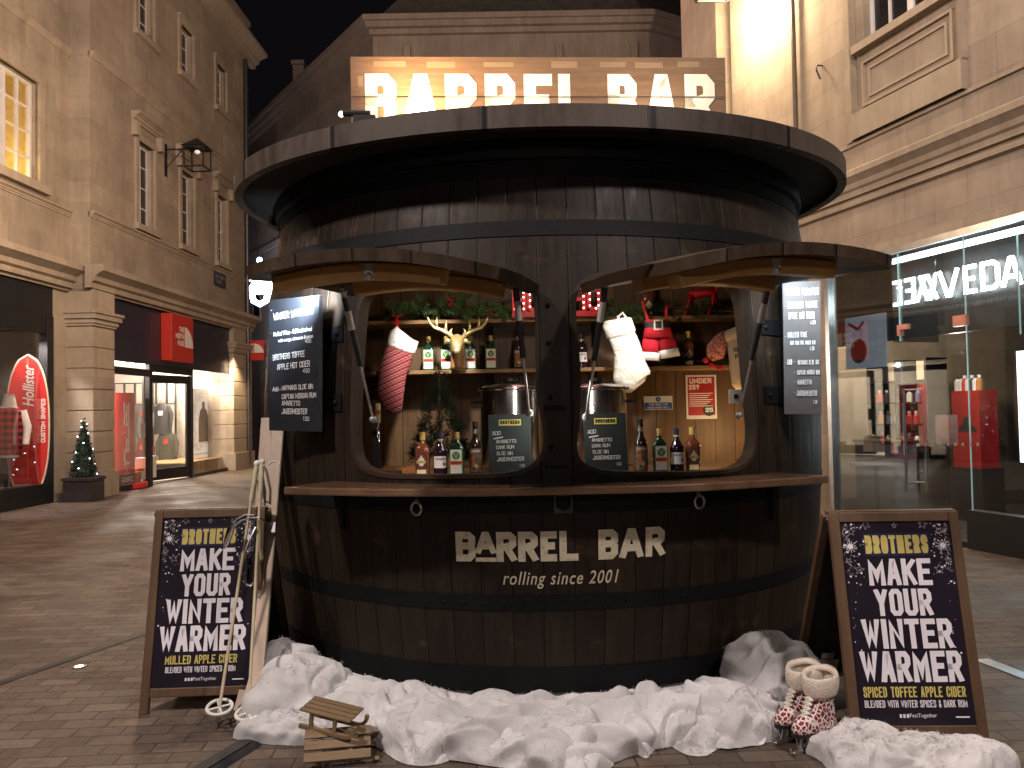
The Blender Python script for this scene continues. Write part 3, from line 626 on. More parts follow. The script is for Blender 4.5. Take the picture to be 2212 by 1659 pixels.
b = MB(); b.box(-.3, .3, -.05, .0, -.24, -.12); b.build('jewels', glow('decoration_blue', (.05, .1, 1), 2), o); b = MB(); b.tube([(0, 0, .8), (-.4, 0, 4.6)], .01, 5); b.build('cable', black, o)
# ---------------------------------------------------------------- in-ground light
q = G(171, 1441); o = thing('ground_light', 'small glowing light set flush in the paving on the left', 'lamp', (q.x, q.y, 0)); b = MB(); b.lathe([(.028, .0), (.045, .002), (.045, .006), (.028, .007)], 16); b.build('ring', steel, o); b = MB(); b.lathe([(.001, .006), (.027, .005)], 16); b.build('lens', glow('ground_lens', (1, .97, .9), 8), o)
# ================================================================ right building
Rb = thing('cosmetics_building', 'pale stone building with a dark glass cosmetics shop on the right', 'building', (5.0, 9.0, 0), atan2(-.962, .272))
g = fac(Rb)
def atR(x, y, z): return g.M @ Matrix.Translation((x, y, z))
xe0 = g(1600)[0]; xe1 = 4.6
wa, wb = g(1884, 100, .12)[0], g(2072, 30, .12)[0]; wz0, wz1 = g(1887, 98, .12)[1], 8.6
xg0 = g(1800)[0]
b = MB(); wall(b, xe0, xe1, 4.6, 13, [(wa, wb, wz0, wz1)], 0, .18); wall(b, xe0, xe1, 3.6, 4.6, [], .03); b.box(xe0, xe0+.05, .002, 6, 0, 13); b.build('wall', bath, Rb)
b = MB(); b.box(xe0, xg0, .0, .10, 0, 3.6); b.build('pier', bath2, Rb)
b = MB(); run(b, xe0-.1, xe1, cornice(4.30, 4.62, .16, .02)); run(b, xe0, xe1, [(.03, 4.16), (-.03, 4.18), (-.03, 4.24), (.03, 4.25)]); run(b, xe0, xe1, [(.02, 3.5), (-.03, 3.5), (-.03, 3.62), (.02, 3.62)]); run(b, xe0, xe1, [(.0, 4.95), (-.035, 4.95), (-.035, 4.99), (0, 5.0)]); b.build('cornice', bath2, Rb)
# raised bay round the window
xr0, xr1 = g(1850, 200)[0], g(2090, 100)[0]
b = MB(); wall(b, xr0, xr1, 5.0, 12, [(wa-.16, wb+.22, wz0-.86, 12)], -.10, .1); b.box(xr0, xr0+.002, -.1, 0, 5, 12); b.box(xr1-.002, xr1, -.1, 0, 5, 12)
b.box(wa-.16, wb+.22, -.10+.02, 0, wz0-.86, wz0-.84); b.build('window_bay', bath2, Rb)
b = MB(); b.box(wa-.10, wb+.14, -.13, .03, wz0-.10, wz0); zz = wz0-.22
for e, y in ((0, .045), (.10, .025)):
    a, c, z0, z1 = wa-.02+e, wb+.06-e, wz0-.80+e, zz-e
    for q in ((a, c, z1-.03, z1), (a, c, z0, z0+.03), (a, a+.03, z0+.03, z1-.03), (c-.03, c, z0+.03, z1-.03)): b.box(q[0], q[1], -y, .02, q[2], q[3])
b.build('sill_panel', bath2, Rb)
window(Rb, wa, wb, wz0, wz1, .1, 2, 4, t=.06)
b = MB(); b.box((wa+wb)/2+.15, wb-.2, .16, .20, wz0+.05, wz0+.8); lamp('window_light', g.M @ V(((wa+wb)/2+.3, .9, wz0+.5)), 6, (1, .6, .2), .1); b.build('curtain', mat('gold_curtain', (.5, .3, .08), .7, bump=.5), Rb)
b = MB(); xx = g(1724, 120)[0]; b.tube([(xx, -.07, 4.62), (xx, -.07, 13)], .035, 10); b.build('downpipe', mat('brown_pipe', (.10, .075, .055), .5), Rb)
b = MB(); xx = g(1838, 150)[0]; b.box(xx-.05, xx+.05, -.06, 0, 5.0, 13); b.build('pilaster_edge', bath2, Rb)
bk = P(1584, 300, 14.2); b = MB(g.M.inverted()); b.box(bk.x-.25, bk.x+.22, 14.2, 17, 0, 13); b.build('rear_pier', bath2, Rb)
# bird spike / hook on the wall
q = g(1777, 150); o = thing('wall_hook', 'small bent metal hook on the bright stone wall', 'hook', M=atR(q[0], 0, q[1])); b = MB(); b.tube([(0, 0, .05), (-.02, -.08, .06), (.0, -.1, -.02), (.05, -.08, -.16)], .012, 6); b.build('hook', dsteel, o); 
# lantern that floods the wall
q = P(1545, -14, 12.3); o = thing('wall_lantern', 'lit square lantern on the right building at the top of the picture', 'lamp', q); b = MB(); h = .24
for sx in (-1, 1):
    for sy in (-1, 1): b.bar((sx*h, sy*h, 0), (sx*h*1.1, sy*h*1.1, .55), .025)
for s in (-1, 1): b.bar((-h, s*h, 0), (h, s*h, 0), .03); b.bar((s*h, -h, 0), (s*h, h, 0), .03)
b.build('cage', black, o); b = MB(); b.add([(-.32, -.32, .56), (.32, -.32, .56), (.32, .32, .56), (-.32, .32, .56), (0, 0, .85)], [(0, 1, 2, 3), (0, 1, 4), (1, 2, 4), (2, 3, 4), (3, 0, 4)]); b.build('roof', black, o)
b = MB(); b.box(-.2, .2, -.2, .2, .02, .04); b.build('diffuser', glow('lantern_glow', (1, .8, .5), 22), o); b = MB(); b.bar((0, 0, .7), (1.0, .28, .7), .03); b.build('bracket', black, o)
lamp('lantern_light', q+V((.35, .05, -.1)), 300, (1, .74, .46), .15)
lamp('lantern_light', (2.6, 6.2, 9.6), 430, (1, .80, .60), .15)
# ---------------------------------------------------------------- the glass shop front
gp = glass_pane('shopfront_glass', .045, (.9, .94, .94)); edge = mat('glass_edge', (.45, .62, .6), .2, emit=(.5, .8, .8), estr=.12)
x1, x2 = g(1949)[0], g(2093)[0]
b = MB(); b.box(xg0, xe1, -.04, .0, 3.42, 3.5); b.box(xg0-.05, xg0+.03, -.05, .05, 0, 3.5); b.build('shopfront_frame', steel, Rb)
for a, c in ((xg0+.03, x1), (x1+.006, x2), (x2+.006, xe1)): b = MB(); b.box(a, c, .0, .012, .06, 3.42); b.build('shop_pane', gp, Rb)
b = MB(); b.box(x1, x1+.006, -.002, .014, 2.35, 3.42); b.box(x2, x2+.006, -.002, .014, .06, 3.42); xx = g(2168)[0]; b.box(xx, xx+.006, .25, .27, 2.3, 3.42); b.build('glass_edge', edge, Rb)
fit = mat('patch_fitting', (.55, .22, .16), .4, .2)
b = MB(); z = g(1960, 705)[1]; b.box(x1-.02, x1+.14, -.02, .03, z-.03, z+.03); b.box(x1-.02, x1+.03, -.02, .03, z-.10, z-.03); b.build('patch_fitting', fit, Rb); b = MB(); z = g(2080, 690)[1]; b.box(x2-.16, x2+.02, -.02, .03, z-.07, z+.05); b.build('patch_fitting', fit, Rb)
z0, z1 = g(1970, 1062)[1], g(1965, 838)[1]; xh = g(1965)[0]; b = MB()
for dx, y in ((0, -.07), (.14, .08)): b.tube([(xh+dx, y, z0), (xh+dx, y, z1)], .013, 8)
for z in (z0+.12, z1-.02): b.tube([(xh, -.07, z), (xh+.14, .08, z)], .01, 6)
b.build('door_handle', steel, Rb)
b = MB(); b.box(xg0, x2-.05, .0, .1, 0, .06); b.box(x2-.05, xe1, -.03, .12, 0, .42); b.build('base', black, Rb)
ddk = mat('dark_interior', (.020, .017, .016), .6); b = MB(); b.box(xg0-.2, xe1, 4.2, 4.25, 0, 3.6); b.box(xg0-4.05, xg0-4., .12, 4.2, 0, 3.6); b.box(xg0-4, xe1, .12, 4.2, 3.55, 3.6); b.add([(xg0-4, .46, .01), (xe1, .46, .01), (xe1, 4.2, .01), (xg0-4, 4.2, .01)], [(0, 1, 2, 3)]); b.build('shop_wall', ddk, Rb)
b = MB(); b.box(g(1930, 560, .3)[0], xe1, .25, .45, 3.40, 3.43); b.build('ceiling_light', glow('strip_lamp', (.75, .93, 1), 5), Rb)
# the lit lettering: fascia inside the glass, its own reflection stands in the side pane
fy = .75; ax0, ax1 = g(1986, 600, fy)[0], g(2215, 600, fy)[0]; az0 = g(2100, 634, fy)[1]; apx = g(2032, 600, fy)[0]
b = MB(); b.box(xg0-1.1, xe1, fy+.02, fy+.06, 2.45, 3.5); fa = b.build('inner_fascia', mat('fascia_brown', (.028, .02, .018), .4), Rb)
b = MB(); b.box(apx-.006, apx+.006, .02, fy-.07, 2.35, 3.42); b.build('side_pane', glass_pane('side_glass', .5, (.9, .9, .9)), Rb)
o = thing('lit_letters', 'glowing white letters AVEDA on the dark fascia behind the glass', 'sign', M=atR((ax0+ax1)/2, fy+.01, az0)); t = Txt(); 
for ch, p0, p1 in (('A', 1984, 2030), ('V', 2033, 2076), ('E', 2088, 2114), ('D', 2125, 2165), ('A', 2170, 2214)): u0, u1 = g(p0, 600, fy)[0], g(p1, 600, fy)[0]; t.line(ch, (u0+u1)/2-(ax0+ax1)/2, 0, .34, u1-u0, .135)
t.build(glow('white_letters', (.85, .96, 1), 11), o, depth=.02, off=.05, name='letters'); lamp('sign_light', g.M @ V(((ax0+ax1)/2, fy-.25, az0+.2)), 6, (.8, .95, 1), .02)
t = Txt(); t.line('THE ART AND SCIENCE OF PURE FLOWER AND PLANT ESSENCES', 0, -.15, .05, 1.6, .14); t.build(mat('grey_letters', (.10, .09, .09), .5), o, off=.0, name='strapline')
# inside
o = thing('wall_poster', 'grey hanging poster with a dark round ornament behind the shop glass', 'poster', M=atR(g(1868, 750, .5)[0], .5, g(1868, 795, .5)[1])); b = MB(); b.box(-.40, .42, 0, .012, 0, .72); b.build('sheet', mat('poster_grey', (.20, .22, .26), .6, emit=(.3, .36, .45), estr=.25), o)  # sheet glows faintly of itself so it shows through the glass
t = Txt(); t.disc(-.13, .24, .17, 18); t.rect(-.2, -.19, .38, .56); t.rect(-.08, -.07, .38, .56); t.poly([(-.34, .62), (-.13, .52), (.0, .62), (-.02, .66), (-.13, .57), (-.32, .66)]); t.build(black, o, name='ornament_print')
t = Txt(); t.line('ADEVA', 0, 0, .20, .80, .1); t.build(mat('mirrored_grey', (.07, .07, .075), .5), o, lambda x, y, k: (-x, -.002-k*3e-5, 1.02+y), name='window_lettering')  # letters reversed, in flat grey
sh = thing('display_shelf', 'tall lit shelf of bottles seen through the dark shop glass', 'shelf', M=atR(g(1930, 900, 2.6)[0], 2.6, 0)); b = MB()
for x in (-1.0, -.35, .3, .95): b.box(x-.025, x+.025, -.2, .2, .1, 2.3)
b.build('upright', black, sh); b = MB(); b.box(-1.0, .95, .2, .24, .9, 2.28); b.build('back_panel', mat('cream_panel', (.62, .50, .38), .7, emit=(1, .72, .48), estr=.08), sh)
for z in (.5, .9, 1.25, 1.6, 1.95): b = MB(); b.box(-1.0, .95, -.2, .2, z-.015, z+.015); b.build('shelf_board', black, sh)
lamp('shop_light', atR(g(1930, 900, 1.9)[0], 1.7, 2.6).translation, 120, (1, .80, .6), .04)
bm = [mat('tub_'+n_, c, .35) for n_, c in (('white', (.7, .68, .64)), ('amber', (.45, .2, .05)), ('blue', (.12, .16, .26)), ('red', (.5, .05, .05)), ('dark', (.05, .045, .05)))]
rr = random.Random(5); protos = {}
for z in (.915, 1.265, 1.615):
    for i in range(11):
        k = rr.randrange(5); x = -.9+i*.17+rr.uniform(-.03, .03); col = ('white', 'amber', 'blue', 'red', 'dark')[k]
        if k not in protos:
            o = thing('lotion_bottle', col+' bottle on the dim shelf behind the shop glass', 'bottle', group=col+' bottles on the shop shelf'); b = MB(); b.lathe([(.0, 0), (.045, 0), (.045, .13), (.02, .16), (.02, .17)], 10); b.build('body', bm[k], o); b = MB(); b.lathe([(.024, .165), (.024, .205), (.0, .207)], 8); b.build('cap', bm[0 if k else 4], o); protos[k] = o
        else: o = copy_tree(protos[k])
        o.matrix_world = sh.matrix_world @ Matrix.Translation((x, rr.uniform(-.12, .0), z))
o = thing('red_stand', 'bright red display stand with a grey hat print deep in the dark shop', 'display', M=atR(g(2100, 900, 1.6)[0], 1.6, 0)); b = MB(); b.box(-.34, .12, 0, .3, .72, 1.75); b.build('panel', mat('stand_red', (.38, .02, .02), .5, emit=(1, .05, .04), estr=.02), o); t = Txt(); t.poly([(-.25, 1.2), (.08, 1.2), (.03, 1.27), (-.02, 1.29), (-.05, 1.4), (-.14, 1.4), (-.17, 1.29), (-.22, 1.27)]); t.build(dk, o, name='hat_print'); b = MB(); b.box(-.38, .16, -.03, .33, .02, .72); b.build('plinth', ddk, o)
rs2 = o
lamp('shop_light', atR(g(2090, 900, 1.3)[0], 1.2, 2.3).translation, 22, (1, .82, .7), .1)
for i in range(7):
    q = copy_tree(protos[(0, 0, 3, 0, 4, 0, 1)[i]]); q['label'] = 'pale bottle in the row standing along the top of the red display stand' if i in (0, 1, 3, 5) else ('red bottle', 'dark bottle', 'amber bottle')[(2, 4, 6).index(i)]+' among the pale ones on top of the red display stand'
    q['group'] = 'bottles on the red display stand'; q.matrix_world = rs2.matrix_world @ Matrix.Translation((-.30+i*.06, .08, 1.751))
o = thing('notice_card', 'pale pink card fixed behind the shop glass in front of the red stand', 'card', M=atR(g(2050, 930, .1)[0], .06, g(2050, 960, .1)[1])); b = MB(); b.box(-.16, .16, 0, .005, 0, .34); b.build('card', mat('pink_card', (.45, .28, .30), .6), o); t = Txt(); t.disc(.0, .22, .06); t.rect(-.1, .1, .05, .065); t.build(fit, o, name='print')
o = thing('light_box', 'tall glowing white display panel with flower print at the right edge', 'display', M=atR(g(2230, 900, .9)[0], .9, .9)); b = MB(); b.box(-.18, .5, 0, .1, 0, 1.27); b.build('panel', glow('light_box_white', (.78, .9, 1), 2.4), o); t = Txt()
for i in range(26): t.disc(rr.uniform(-.1, .45), rr.uniform(.5, 1.), rr.uniform(.02, .06), 8)
t.build(mat('flower_print', (.25, .05, .4), .5), o, name='flower_print')
dts = mat('vinyl_dot', (.4, .38, .36), .5)
for i in range(8):
    x = g(2000+i*16, 955)[0]; b = MB(atR(x, -.003, g(2000+i*16, 960)[1])); b.front([(.016*cos(q*pi/6), .02*sin(q*pi/6)) for q in range(12)], 0, .002); tag(b.build('vinyl_dot', dts), 'small pale dot in the row across the glass door', 'sticker', 'row of dots on the glass door')
tb = thing('round_table', 'small dark round table behind the glass left of the door handles', 'table', M=atR(g(1895, 1100, .8)[0], .8, .01)); b = MB(); b.lathe([(.0, .72), (.34, .72), (.34, .75), (0, .75)], 20); b.build('top', ddk, tb); b = MB(); b.tube([(0, 0, 0), (0, 0, .72)], .03, 8); b.lathe([(0, 0), (.2, 0), (.2, .02), (0, .03)], 16); b.build('base', black, tb)
o = thing('white_cabinet', 'low pale cabinet standing behind the round table in the shop', 'cabinet', M=atR(g(1890, 1060, 1.3)[0], 1.3, .01)); b = MB(); b.box(-.42, -.02, 0, .4, 0, 1.0); b.box(.02, .42, 0, .4, 0, 1.0); b.build('doors', mat('pale_door', (.16, .18, .22), .5), o); b = MB(); b.box(-.45, .45, -.02, .42, 1.0, 1.04); b.build('worktop', ddk, o)
# ================================================================ the barrel kiosk
BC = V((.206, 6.35, 0))
def RZ(z): return 2.02-.13*((z-1.5)/1.45)**2
def cyl(th, z, r): return V((r*sin(th), -r*cos(th), z))
def onb(px, py, dr=0.):                        # pixel -> (angle, height) on the barrel's skin
    d = ray(px, py); z = 1.6
    for _ in range(6):
        r = RZ(z)+dr; ox, oy = -BC.x, -BC.y; a = d.x**2+d.y**2; b = ox*d.x+oy*d.y; c = ox*ox+oy*oy-r*r
        disc = max(0, b*b-a*c); t = (-b-sqrt(disc))/a; z = HC+d.z*t
    return atan2(ox+d.x*t, -(oy+d.y*t)), z
def stave_mat(name, a, b, wear=1., step=.083):
    t = NT(name); x, y, z = t.sep(); th = t.math('ARCTAN2', x, t.math('MULTIPLY', y, -1.))
    q = t.math('ADD', t.math('DIVIDE', th, step), 100.37); fr = t.math('FRACT', q); fl = t.math('FLOOR', q)
    wn = t.new('ShaderNodeTexWhiteNoise'); wn.noise_dimensions = '1D'; t.link(fl, wn.inputs['W'])
    co = t.comb(t.math('MULTIPLY', th, 6.), t.math('MULTIPLY', wn.outputs[0], 20.), t.math('MULTIPLY', z, .5))
    n = t.noise(7., co, 6, .65); n2 = t.noise(1.7, None, 5)
    c = t.ramp(t.math('MULTIPLY_ADD', n, .7, t.math('MULTIPLY', n2, .4)), (.35, a), (.75, b))
    c = t.mix(1, c, t.ramp(wn.outputs[0], (0., .72), (1., 1.18)), 'MULTIPLY')
    # rubbed patches where the barrel was rolled
    w1 = None
    for zc in (.36, .88, 2.68, 2.44, 1.9):
        g_ = t.math('SUBTRACT', 1., t.math('MINIMUM', 1., t.math('MULTIPLY', t.math('ABSOLUTE', t.math('SUBTRACT', z, zc)), 14.))); w1 = g_ if w1 is None else t.math('MAXIMUM', w1, g_)
    pn = t.noise(5.5, t.comb(t.math('MULTIPLY', th, 2.), t.math('MULTIPLY', z, 1.2), 0.), 5, .7)
    c = t.mix(t.math('MULTIPLY', t.math('MULTIPLY', w1, t.ramp(pn, (.55, 0.), (.68, 1.))), .45*wear), c, (.13, .075, .038))
    gr = t.math('ABSOLUTE', t.math('SUBTRACT', fr, .5)); c = t.mix(t.ramp(gr, (.478, 0.), (.49, 1.)), c, (.003, .002, .002))
    t.p(col=c, rough=t.ramp(n, (.3, .38), (.7, .62)), spec=.22)
    h = t.math('SUBTRACT', t.math('MULTIPLY', n, .3), t.ramp(gr, (.46, 0.), (.49, 1.)))
    t.bump(h, .5, .008); return t.m
barrel_wood = stave_mat('barrel_staves', (.0095, .0062, .0043), (.032, .021, .0138))
inner_wood = stave_mat('inner_staves', (.07, .042, .022), (.13, .08, .045), .2)
iron = mat('hoop_iron', (.0045, .0045, .0055), .65, 0., spec=.2, sc=5, amt=.4, bump=.2)
trimw = wood('trim_wood', (.014, .008, .005), (.04, .022, .011), 'z', 8)
K = thing('barrel_bar', 'huge round dark wooden barrel kiosk with two open serving hatches and a wide disc roof', 'kiosk', BC)
# openings, traced as outlines on the barrel's skin
def loop(pts):
    out = []
    for i in range(len(pts)):
        a, b = V(pts[i]), V(pts[(i+1) % len(pts)]); n = max(1, int((b-a).length/.03))
        out += [tuple(a.lerp(b, k/n)) for k in range(n)]
    return out
def smoothl(p, it=2):
    for _ in range(it): p = [tuple((V(p[i-1])+V(p[i])*2+V(p[(i+1) % len(p)]))/4) for i in range(len(p))]
    return p
LW = [(770, 700), (765, 760), (760, 870), (759, 960), (766, 1000), (790, 1024), (825, 1031), (940, 1032), (1060, 1030), (1120, 1027), (1150, 1017), (1172, 995), (1183, 965), (1180, 930), (1168, 870), (1163, 800), (1162, 700)]
RW = [(1238, 700), (1247, 785), (1248, 860), (1242, 930), (1238, 965), (1244, 998), (1262, 1017), (1300, 1024), (1400, 1026), (1500, 1025), (1590, 1020), (1617, 1008), (1632, 980), (1637, 940), (1632, 880), (1624, 800), (1615, 700)]
def outline(px):
    p = [onb(*q) for q in px]; a0, a1 = p[0][0], p[-1][0]; zt = 2.33; e = .07/2
    return smoothl(loop([(t, z) for t, z in p]+[(a1-.003, zt-.12), (a1-.03, zt-.03), (a1-.08, zt), (a0+.08, zt), (a0+.03, zt-.03), (a0+.003, zt-.12)]), 2)
HL = [outline(LW), outline(RW)]
def pin(p, poly):
    x, y = p; c = False; n = len(poly)
    for i in range(n):
        (x1, y1), (x2, y2) = poly[i-1], poly[i]
        if (y1 > y) != (y2 > y) and x < (x2-x1)*(y-y1)/(y2-y1)+x1: c = not c
    return c
def area(p): return sum(p[i-1][0]*p[i][1]-p[i][0]*p[i-1][1] for i in range(len(p)))/2
HL = [h if area(h) > 0 else h[::-1] for h in HL]
def off(poly, d):                                # grow an outline (angles scaled as metres on R=2)
    n = len(poly); out = []
    for i in range(n):
        a, b = V(poly[i-1]), V(poly[(i+1) % n]); t = V(((b-a).x*2, (b-a).y)).normalized(); out.append((poly[i][0]+t.y*d/2, poly[i][1]-t.x*d))
    return out
ZB, ZT = .10, 2.985; TH = 1.25
rim = [(-TH+2*TH*i/60, ZB) for i in range(60)]+[(TH, ZB+(ZT-ZB)*i/28) for i in range(28)]+[(TH-2*TH*i/60, ZT) for i in range(60)]+[(-TH, ZT-(ZT-ZB)*i/28) for i in range(28)]
def cdt(outer, holes, step=(.042, .1)):
    vs = [V(p) for p in outer]; es = [(i, (i+1) % len(outer)) for i in range(len(outer))]
    for h in holes:
        o = len(vs); vs += [V(p) for p in h]; es += [(o+i, o+(i+1) % len(h)) for i in range(len(h))]
    x0, x1 = min(p[0] for p in outer), max(p[0] for p in outer); y0, y1 = min(p[1] for p in outer), max(p[1] for p in outer)
    fat = [off(h, .02) for h in holes]; thin = off(outer, -.02) if area(outer) > 0 else off(outer[::-1], -.02)
    nx, ny = int((x1-x0)/step[0]), int((y1-y0)/step[1])
    for i in range(1, nx):
        for j in range(1, ny):
            p = (x0+(x1-x0)*i/nx, y0+(y1-y0)*j/ny)
            if pin(p, thin) and not any(pin(p, h) for h in fat): vs.append(V(p))
    r = geometry.delaunay_2d_cdt(vs, es, [], 0, 1e-6); V2, F = r[0], r[2]; out = []
    for f in F:
        c = sum((V2[i] for i in f), V((0, 0)))/len(f)
        if pin(c, outer) and not any(pin(c, h) for h in holes): out.append(tuple(f))
    return [tuple(v) for v in V2], out
def shell(outer, holes, r_out, r_in, step=(.042, .1), fn=None, sides=True):
    v2, fs = cdt(outer, holes, step); fn = fn or (lambda p: p); b = MB(); n = len(v2)
    b.v = [fn(cyl(t, z, RZ(z)+r_out)) for t, z in v2]+[fn(cyl(t, z, RZ(z)+r_in)) for t, z in v2]
    b.f = [list(f) for f in fs]+[[i+n for i in f[::-1]] for f in fs]
    cnt = {}
    for f in fs:
        for i in range(3): e = (f[i-1], f[i]); cnt[tuple(sorted(e))] = None if tuple(sorted(e)) in cnt else e
    b.f += [[e[0], e[1], e[1]+n, e[0]+n] for e in cnt.values() if e]
    return b
b = shell(rim, HL, 0, -.07)
bb = MB(); zs = [ZB+(ZT-ZB)*i/16 for i in range(17)]
for r in (0, -.07): bb.grid(61, 17, lambda u, v, r=r: cyl(TH+(2*pi-2*TH)*u, zs[round(v*16)], RZ(zs[round(v*16)])+r))
b.add(bb.v, bb.f); b.build('wall', barrel_wood, K, smooth=True)
b = MB(); b.grid(97, 17, lambda u, v: cyl(-1.55+3.1*u if False else -1.56+.0*v+3.12*u, zs[round(v*16)], RZ(zs[round(v*16)])-.074)) if False else None
for h in HL:
    b = MB(); n = len(h); h2 = off(h, -.016); sec = []
    for (t, z), (t2, z2) in zip(off(h, .006), h2): sec += [cyl(t, z, RZ(z)+.006), cyl(t2, z2, RZ(z2)+.004), cyl(t2, z2, RZ(z2)-.074), cyl(t, z, RZ(z)-.074)]
    b.add(sec, [(i*4+k, i*4+(k+1) % 4, ((i+1) % n)*4+(k+1) % 4, ((i+1) % n)*4+k) for i in range(n) for k in range(4)]); b.build('hatch_trim', trimw, K, smooth=True)
def hoop(z0, z1, a0=-pi, a1=pi, r=.006, name='hoop', m_=iron):
    n = max(4, int((a1-a0)/.05)); b = MB(); full = a1-a0 > 6.2
    b.grid(n if full else n+1, 4, lambda u, v: cyl(a0+(a1-a0)*u*(1 if full else 1), (z0, z0, z1, z1)[round(v*3)], RZ((z0, z0, z1, z1)[round(v*3)])+(.0, r, r, .0)[round(v*3)]), full); return b.build(name, m_, K, smooth=True)
for z0, z1 in ((.10, .235), (.545, .625), (1.06, 1.15), (2.53, 2.615), (2.86, 2.95)): hoop(z0, z1)
lm = [min(p[0] for p in h) for h in HL]; rm = [max(p[0] for p in h) for h in HL]
for z0, z1 in ((2.01, 2.10), (1.61, 1.71)):
    hoop(z0, z1, lm[0]-.20, lm[0]-.035, .008, 'strap'); hoop(z0, z1, rm[1]+.035, rm[1]+.22, .008, 'strap')
mid = (rm[0]+lm[1])/2-.012
for z0, z1 in ((1.595, 1.62), (1.29, 1.31)): hoop(z0, z1, mid-.028, mid+.028, .006, 'strap')
b = MB(); stud = lambda th, z, r=.013: b.ball(cyl(th, z, RZ(z)+.006), r, 8)
for z in (2.15, 1.95, 1.66, 1.40): stud(mid-.012, z)
for k in range(-6, 7): stud(.03+k*.045, 1.12, .010); stud(.03+k*.055, .585, .010)
for s, e in ((lm[0]-.06, 1), (rm[1]+.06, 1)):
    for z in (2.055, 1.66): stud(s, z, .016)
b.build('studs', iron, K, smooth=True)
# hooks under the counter, rings, socket box
for px in (743, 1665):
    b = MB(); t, z = onb(px, 1090); b.bar(cyl(t, .94, RZ(.94)+.012), cyl(t, 1.16, RZ(1.16)+.012), .022); b.build('counter_bracket', iron, K)
for px, py in ((905, 1097), (1504, 1083)):
    t, z = onb(px, py); b = MB(); c = cyl(t, z, RZ(z)+.03); T = Matrix.Translation(c) @ Matrix.Rotation(t, 4, 'Z')
    b.tube([(.030*cos(i*pi/10), 0, .034*sin(i*pi/10)) for i in range(20)], .0065, 8, True, T); b.ball((0, .01, .04), .014, 8, 1, T); b.build('ring', mat('ring_metal', (.42, .40, .34), .4, .7), K, smooth=True)
t, z = onb(1216, 1088); T = Matrix.Translation(cyl(t, z, RZ(z)+.012)) @ Matrix.Rotation(t, 4, 'Z'); b = MB(T); e = .047
for a in ((-e, e, e-.006, e), (-e, e, -e, -e+.006), (-e, -e+.006, -e+.006, e-.006), (e-.006, e, -e+.006, e-.006)): b.box(a[0], a[1], -.012, .01, a[2], a[3])
b.box(-e, e, .008, .012, -e, e); b.build('latch_plate', mat('old_brass', (.10, .085, .045), .5, .4), K)
# lettering painted on the staves
cream = NT('cream_paint'); cn = cream.noise(30., None, 6, .7); cream.p(col=cream.ramp(cn, (.25, (.34, .29, .19)), (.5, (.66, .60, .44))), rough=.6); cream = cream.m
tA, zA = onb(988, 1212); tB, zB = onb(1433, 1200); W_t = (tB-tA)*RZ(1.0); th0 = (tA+tB)/2; zl = (zA+zB)/2
def onbarrel(th0, z0, sl=0.):
    return lambda x, y, k: cyl(th0+x/RZ(z0), z0+y+x*sl, RZ(z0+y)+.0045+k*5e-5)
t = Txt(); lw = W_t; hh = .158
t.line('A', lw*(.145-.5), .04, hh-.04, lw*.098, .28); t.rect(lw*(.096-.5), lw*(.194-.5), 0, .022)
for s, x0, x1 in (('B', 0, .096), ('R', .196, .29), ('R', .298, .39), ('E', .402, .478), ('L', .49, .578), ('', 0, 0), ('B', .672, .766), ('A', .774, .89), ('R', .902, 1.0)):
    if s: t.line(s, lw*((x0+x1)/2-.5), 0, hh, lw*(x1-x0), .24)
    else: t.cut()
t.build(cream, K, onbarrel(th0, zl, (zB-zA)/lw), name='painted_letters')
tA, zA = onb(1088, 1262); tB, zB = onb(1335, 1257)
t = Txt(); t.font('rolling since 2001', 0, 0, .098, (tB-tA)*RZ(.9), shear=.28, bold=.0009, space=1.15)
t.build(cream, K, onbarrel((tA+tB)/2, (zA+zB)/2, (zB-zA)/((tB-tA)*1.98)), name='painted_script')
# counter plank round the front
front = [G(px, py, 1.213)-BC for px, py in ((612, 1052), (700, 1054), (820, 1056), (940, 1056), (1058, 1055), (1207, 1052), (1357, 1049), (1440, 1047), (1521, 1044), (1600, 1040), (1678, 1035), (1740, 1031), (1790, 1027))]
front = [(p.x, p.y) for p in front]; t0 = atan2(front[-1][0], -front[-1][1]); t1 = atan2(front[0][0], -front[0][1])
back = [(2.0*sin(t0+.03+(t1-t0-.06)*i/24), -2.0*cos(t0+.03+(t1-t0-.06)*i/24)) for i in range(25)]
b = MB(); b.prism(front+back, 1.172, 1.213); b.build('counter', wood('counter_wood', (.06, .032, .018), (.17, .10, .06), 'x', 5, .22, coat=.5), K, bevel=.008)
# roof
roofw = stave_mat('roof_rim_wood', (.04, .031, .025), (.095, .074, .059), 0., .39)
def oval(dr, z, n=128):                          # the disc roof in plan: a flatter front, a deeper back
    return [((2.064+dr)*sin(2*pi*i/n), -.57-((1.65 if cos(2*pi*i/n) > 0 else 2.72)+dr)*cos(2*pi*i/n), z) for i in range(n)]
def rings(b, *rs):
    n = len(rs[0]); b.add([p for r in rs for p in r], [(k*n+i, k*n+(i+1) % n, (k+1)*n+(i+1) % n, (k+1)*n+i) for k in range(len(rs)-1) for i in range(n)])
b = MB(); rings(b, oval(-.055, 3.025), oval(0, 3.025), oval(0, 3.142), oval(-.055, 3.142), oval(-.055, 3.025)); b.build('roof_rim', roofw, K, smooth=True)
b = MB(); rings(b, oval(-1.6, 3.135), oval(-.055, 3.115), oval(-.055, 3.068), oval(-1.6, 3.068)); b.f += [list(range(128)), list(range(384, 512))[::-1]]; b.build('roof_disc', mat('roof_felt', (.02, .018, .017), .9), K)
b = MB(); b.lathe([(1.84, 2.96), (1.93, 2.96), (1.93, 3.068), (1.84, 3.068), (1.84, 2.96)], 96); b.build('head_ring', iron, K, smooth=True)
